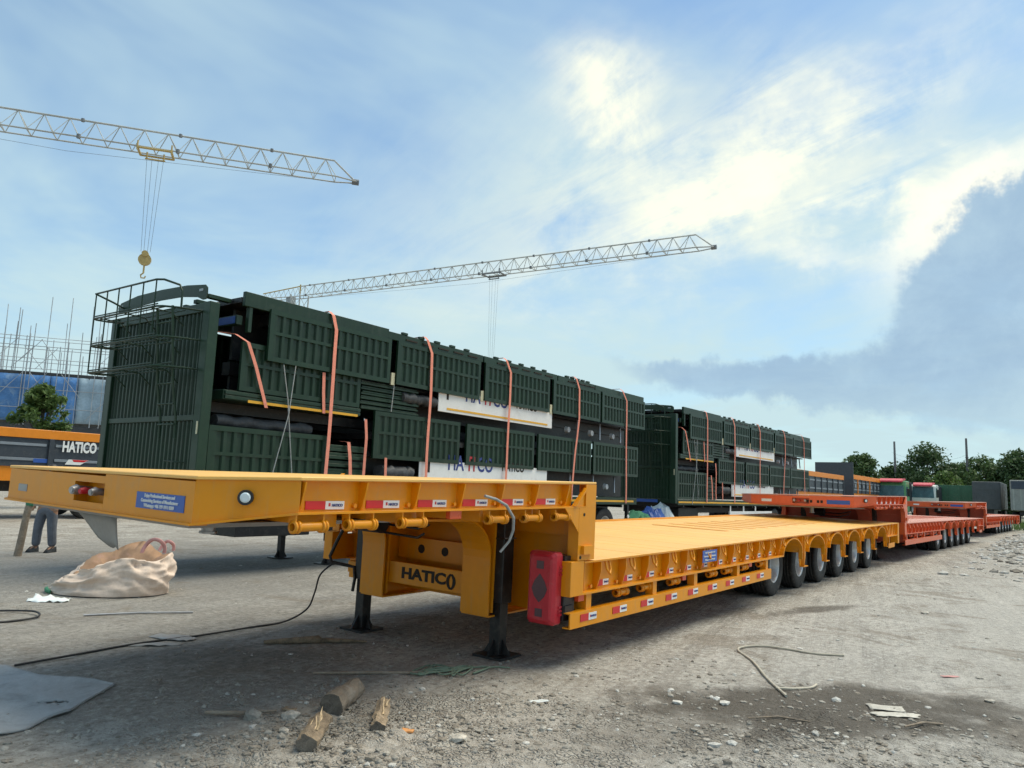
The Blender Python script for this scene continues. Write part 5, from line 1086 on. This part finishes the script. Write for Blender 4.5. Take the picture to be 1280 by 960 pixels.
for i in range(26): tw.append(gp(4.55+.20*math.sin(i*1.9)+.012*i, 4.12-.10*math.cos(i*2.3)-.012*i, .012+.01*rr.random()))
bits('twine', 'tangle of green twine on the dirt before the near landing leg', 'twine', smooth(tw+[gp(5.05, 3.80, .012), gp(5.15, 3.68, .012)], 4), .007, M['net_g'])
bits('stick', 'long thin stick lying left of the green twine', 'stick', [gp(3.95, 4.62, .012), gp(4.2, 4.38, .014), gp(4.45, 4.1, .014), gp(4.62, 3.95, .01)], [.008, .012, .012, .006], M['wood'])
bits('stick', 'short dark stick in the rubble left of the logs', 'stick', [gp(2.85, 4.28, .02), gp(2.98, 4.12, .022), gp(3.14, 3.98, .02)], [.012, .015, .006], M['wood'])
bits('stick', 'thin grey lath lying below the bulk bag', 'stick', [gp(3.92, 8.10, .012), gp(4.35, 7.85, .014), gp(4.78, 7.55, .012)], .010, M['steel'])
bits('stick', 'dark twig lying on the damp patch', 'stick', [gp(5.1, 1.75, .01), gp(5.25, 1.6, .012), gp(5.32, 1.42, .008)], [.004, .008, .005], M['wood'])
bits('stick', 'pale lath by the right end of the damp patch', 'stick', [gp(5.62, .92, .014), gp(5.78, .84, .016), gp(5.9, .74, .014)], [.006, .010, .008], M['wood'])
bits('hoop', 'thin wire hoop at the left edge of the dirt', 'wire', smooth([gp(3.3, 8.9, .02), gp(3.62, 8.55, .03), gp(3.55, 8.25, .02), gp(3.25, 8.2, .012), gp(2.9, 8.3, .012)]), .010, M['cable'])
def scrap(name, label, cat, x, y, ang, L_, W_, mt, crump=.03, t=.004):
    N, K = 10, 6; vs = []; rr = random.Random(label)
    for i in range(N+1):
        for k in range(K+1):
            u, v = (i/N-.5), (k/K-.5); j = 1+.25*noise.noise(Vector((u*3+rr.random()*.1, v*3, len(label)))); px = u*L_*j; py = v*W_*(1-.35*abs(u)*2*(len(label) % 3)/2)*j
            vs.append((px, py, .006+crump*abs(noise.noise(Vector((px*9, py*9, len(label)))))))
    c = MB(); c.add(vs, [(i*(K+1)+k, (i+1)*(K+1)+k, (i+1)*(K+1)+k+1, i*(K+1)+k+1) for i in range(N) for k in range(K)], 0, True); o = c.build(name, mt, None, 0, gp(x, y), (0, 0, ang)); sm = o.modifiers.new('t', 'SOLIDIFY'); sm.thickness = t; return tag(o, label, cat)
ra = math.atan2(rt.y, rt.x)
scrap('plastic_bag', 'crumpled white plastic bag left of the bulk bag', 'plastic', 4.08, 9.25, ra, .42, .30, M['plast'], .10)
scrap('cardboard_scrap', 'grey torn paper lying across the black cable', 'paper', 3.95, 6.50, ra-.3, .42, .22, M['grey'], .03)
scrap('cardboard_scrap', 'second grey torn sheet below the black cable', 'paper', 3.68, 6.35, ra+.25, .46, .12, M['flap'], .02)
scrap('paper_scrap', 'white torn paper on the damp patch', 'paper', 6.05, 1.10, ra-.25, .22, .15, M['paper'], .012, .001)
scrap('paper_scrap', 'second white scrap below the torn paper on the damp patch', 'paper', 5.90, 1.02, ra-.05, .30, .10, M['paper'], .012, .001)
scrap('plastic_scrap', 'pale blue plastic scrap on brown dirt below the red cabinet', 'plastic', 4.52, 2.98, ra, .13, .07, M['plast'], .02)
scrap('wood_chip', 'orange wood chip right of the logs', 'chip', 3.42, 3.15, ra, .065, .05, M['chip'], .03, .012)
scrap('sole', 'flattened pink shoe sole on the dry ground at the right', 'sole', 7.55, .88, ra+.1, .15, .05, M['bagpink'], .01)
scrap('wood_chip', 'yellow wood chip left of the logs', 'chip', 3.28, 4.03, ra, .08, .06, M['woodp'], .02, .012)

ICO = [(0, 0, 1)]+[(.894*math.cos(a), .894*math.sin(a), .447) for a in [k*2*math.pi/5 for k in range(5)]]+[(.894*math.cos(a), .894*math.sin(a), -.447) for a in [(k+.5)*2*math.pi/5 for k in range(5)]]+[(0, 0, -1)]
ICF = [(0, 1+k, 1+(k+1) % 5) for k in range(5)]+[(1+k, 6+k, 1+(k+1) % 5) for k in range(5)]+[(1+(k+1) % 5, 6+k, 6+(k+1) % 5) for k in range(5)]+[(6+k, 11, 6+(k+1) % 5) for k in range(5)]
M['stone'] = mat('pale_stone', (.42, .385, .335), .9, var=.4, scale=9, bump=.6, bscale=50, dirt=((.20, .165, .13), .5)); M['stonew'] = mat('white_stone', (.60, .575, .53), .9, var=.2, scale=14, bump=.5, bscale=40); M['clod'] = mat('brown_clod', (.30, .26, .215), .95, var=.3, scale=10, bump=.7, bscale=40)
def stone_geo(mb, x, y, z, r, rr, mi=0):
    ax = [rr.uniform(.65, 1.35), rr.uniform(.65, 1.35), rr.uniform(.4, .8)]; a = rr.uniform(0, 6.3); ca, sa = math.cos(a), math.sin(a); vs = []
    for p in ICO:
        q = rr.uniform(.72, 1.2); px, py, pz = p[0]*ax[0]*q*r, p[1]*ax[1]*q*r, p[2]*ax[2]*q*r; vs.append((x+px*ca-py*sa, y+px*sa+py*ca, z+pz))
    mb.add(vs, ICF, mi)
def stones():
    rr = random.Random(11)
    spec = [(3.0, 4.02, .060, 0, 'flat pale stone left of the logs, at the back of the rubble'), (3.17, 3.88, .055, 0, 'rounded grey stone just left of the ragged brown log'), (2.95, 3.66, .032, 0, 'small grey stone behind the thick split log'),
        (2.62, 3.16, .036, 0, 'grey cobble at the bottom edge left of the thick split log'), (2.70, 3.02, .030, 0, 'grey cobble at the bottom edge below the thick split log'), (3.50, 2.84, .048, 0, 'flat grey stone right of the orange wood chip'),
        (4.45, 1.72, .042, 1, 'white stone at the bottom right below the damp patch'), (4.53, 1.65, .028, 1, 'smaller white stone touching the white stone at the bottom right'), (5.36, 2.0, .045, 1, 'chalk-white stone at the left tip of the damp patch'),
        (5.45, 2.09, .030, 1, 'small white stone behind the chalk-white one by the damp patch'), (5.14, 2.25, .034, 1, 'white stone lying left of the damp patch'), (6.0, 1.42, .032, 1, 'white stone in the middle of the damp patch'),
        (6.85, .55, .045, 0, 'dark stone at the right tip of the damp patch'), (3.85, 1.55, .05, 0, 'grey stone at the bottom right corner of the rubble'), (4.02, 2.62, .032, 0, 'grey stone in the rubble below the pale blue plastic'), (11.5, 1.6, .06, 0, 'grey stone on the open ground right of the trailer wheels')]
    for i, (x, y, r, white, lab) in enumerate(spec):
        c = MB((x, y, 0)); stone_geo(c, x, y, 0, r, rr)
        o = c.build('stone', M['stonew' if white else 'stone'], None, 0, (x, y, gz(x, y)+r*.18)); s = o.modifiers.new('sub', 'SUBSURF'); s.subdivision_type = 'SIMPLE'; s.levels = s.render_levels = 1
        tag(o, lab, 'stone', 'loose stones')
    def scatter(name, label, n, pos, mats, r0, r1, pw=2.5):
        c = MB(); k = 0
        while k < n:
            x, y, keep = pos()
            if rr.random() > keep: continue
            r = r0+(r1-r0)*rr.random()**pw; stone_geo(c, x, y, gz(x, y)+r*.02, r, rr, 0 if rr.random() < .55 else (1 if rr.random() < .88 else 2)); k += 1
        tag(c.build(name, mats), label, kind='stuff')
    ms = [M['stone'], M['clod'], M['stonew']]
    def fore():
        x = rr.uniform(1.6, 6.5); y = rr.uniform(-.4, 6); return x, y, (.04+rubble_w(x, y))*max(.06, min(1, .45+1.5*gnoise(x, y, 2.3, 3)))
    scatter('gravel', 'loose gravel and dirt clods strewn over the near ground', 14000, fore, ms, .003, .026, 4)
    def wide():
        x = rr.uniform(4, 24); y = rr.uniform(-4, 14); return x, y, .25 if y > 3.3 else .8
    scatter('gravel', 'sparse grit over the wider yard', 2200, wide, [M['stone'], M['stonew'], M['clod']], .006, .03, 5)
    def right():
        x = rr.uniform(18, 58); y = rr.uniform(-6, 2.4); return x, y, .1+rubble_w(x, y)
    scatter('rubble', 'pale broken rubble along the right side of the yard', 9000, right, [M['stonew'], M['stone'], M['clod']], .015, .13, 4)
    # weeds at the edge of the rubble
    c = MB(); vs, fs = [], []
    for k in range(5200):
        if k < 3200: x, y = rr.uniform(56, 85), rr.uniform(-6, 3.2)
        else: x, y = rr.uniform(21, 33), rr.uniform(11.5, 13.5)
        h = rr.uniform(.1, .38); a = rr.uniform(0, 6.3); e = Vector((math.cos(a), math.sin(a), 0))*.04; l = Vector((rr.uniform(-.1, .1), rr.uniform(-.1, .1), h)); p = Vector((x, y, -.01)); i = len(vs); vs += [p-e, p+e, p+l]; fs.append((i, i+1, i+2))
    c.add(vs, fs); tag(c.build('weeds', M['leafl']), 'low green weeds at the edges of the yard', kind='stuff')
stones()
# bright tarpaulin heap between the two loads
def heap():
    t = tag(empty('tarpaulin_heap', (21.6, 10.6, 0)), 'heap of green, blue and white plastic sheeting between the two loads', 'sheeting')
    for nm, mt, px, w_, z0, sd in (('green_sheet', M['clothg'], -.5, 1.3, .62, 1), ('blue_sheet', M['blue'], .15, .8, .70, 2), ('white_sheet', M['plast'], .55, .6, .80, 3)):
        N = 14; vs = []
        for i in range(N+1):
            for k in range(N+1):
                u, v = i/N-.5, k/N-.5; q = max(0, 1-4*(u*u+v*v)); vs.append((px+u*w_*1.3, v*1.2-.1*sd, max(0, z0*1.42*q**.6+.22*gnoise(u*4+sd, v*4, 1.0))))
        c = MB(); c.add(vs, [(i*(N+1)+k, (i+1)*(N+1)+k, (i+1)*(N+1)+k+1, i*(N+1)+k+1) for i in range(N) for k in range(N)], 0, False); c.build(nm, mt, t)
heap()
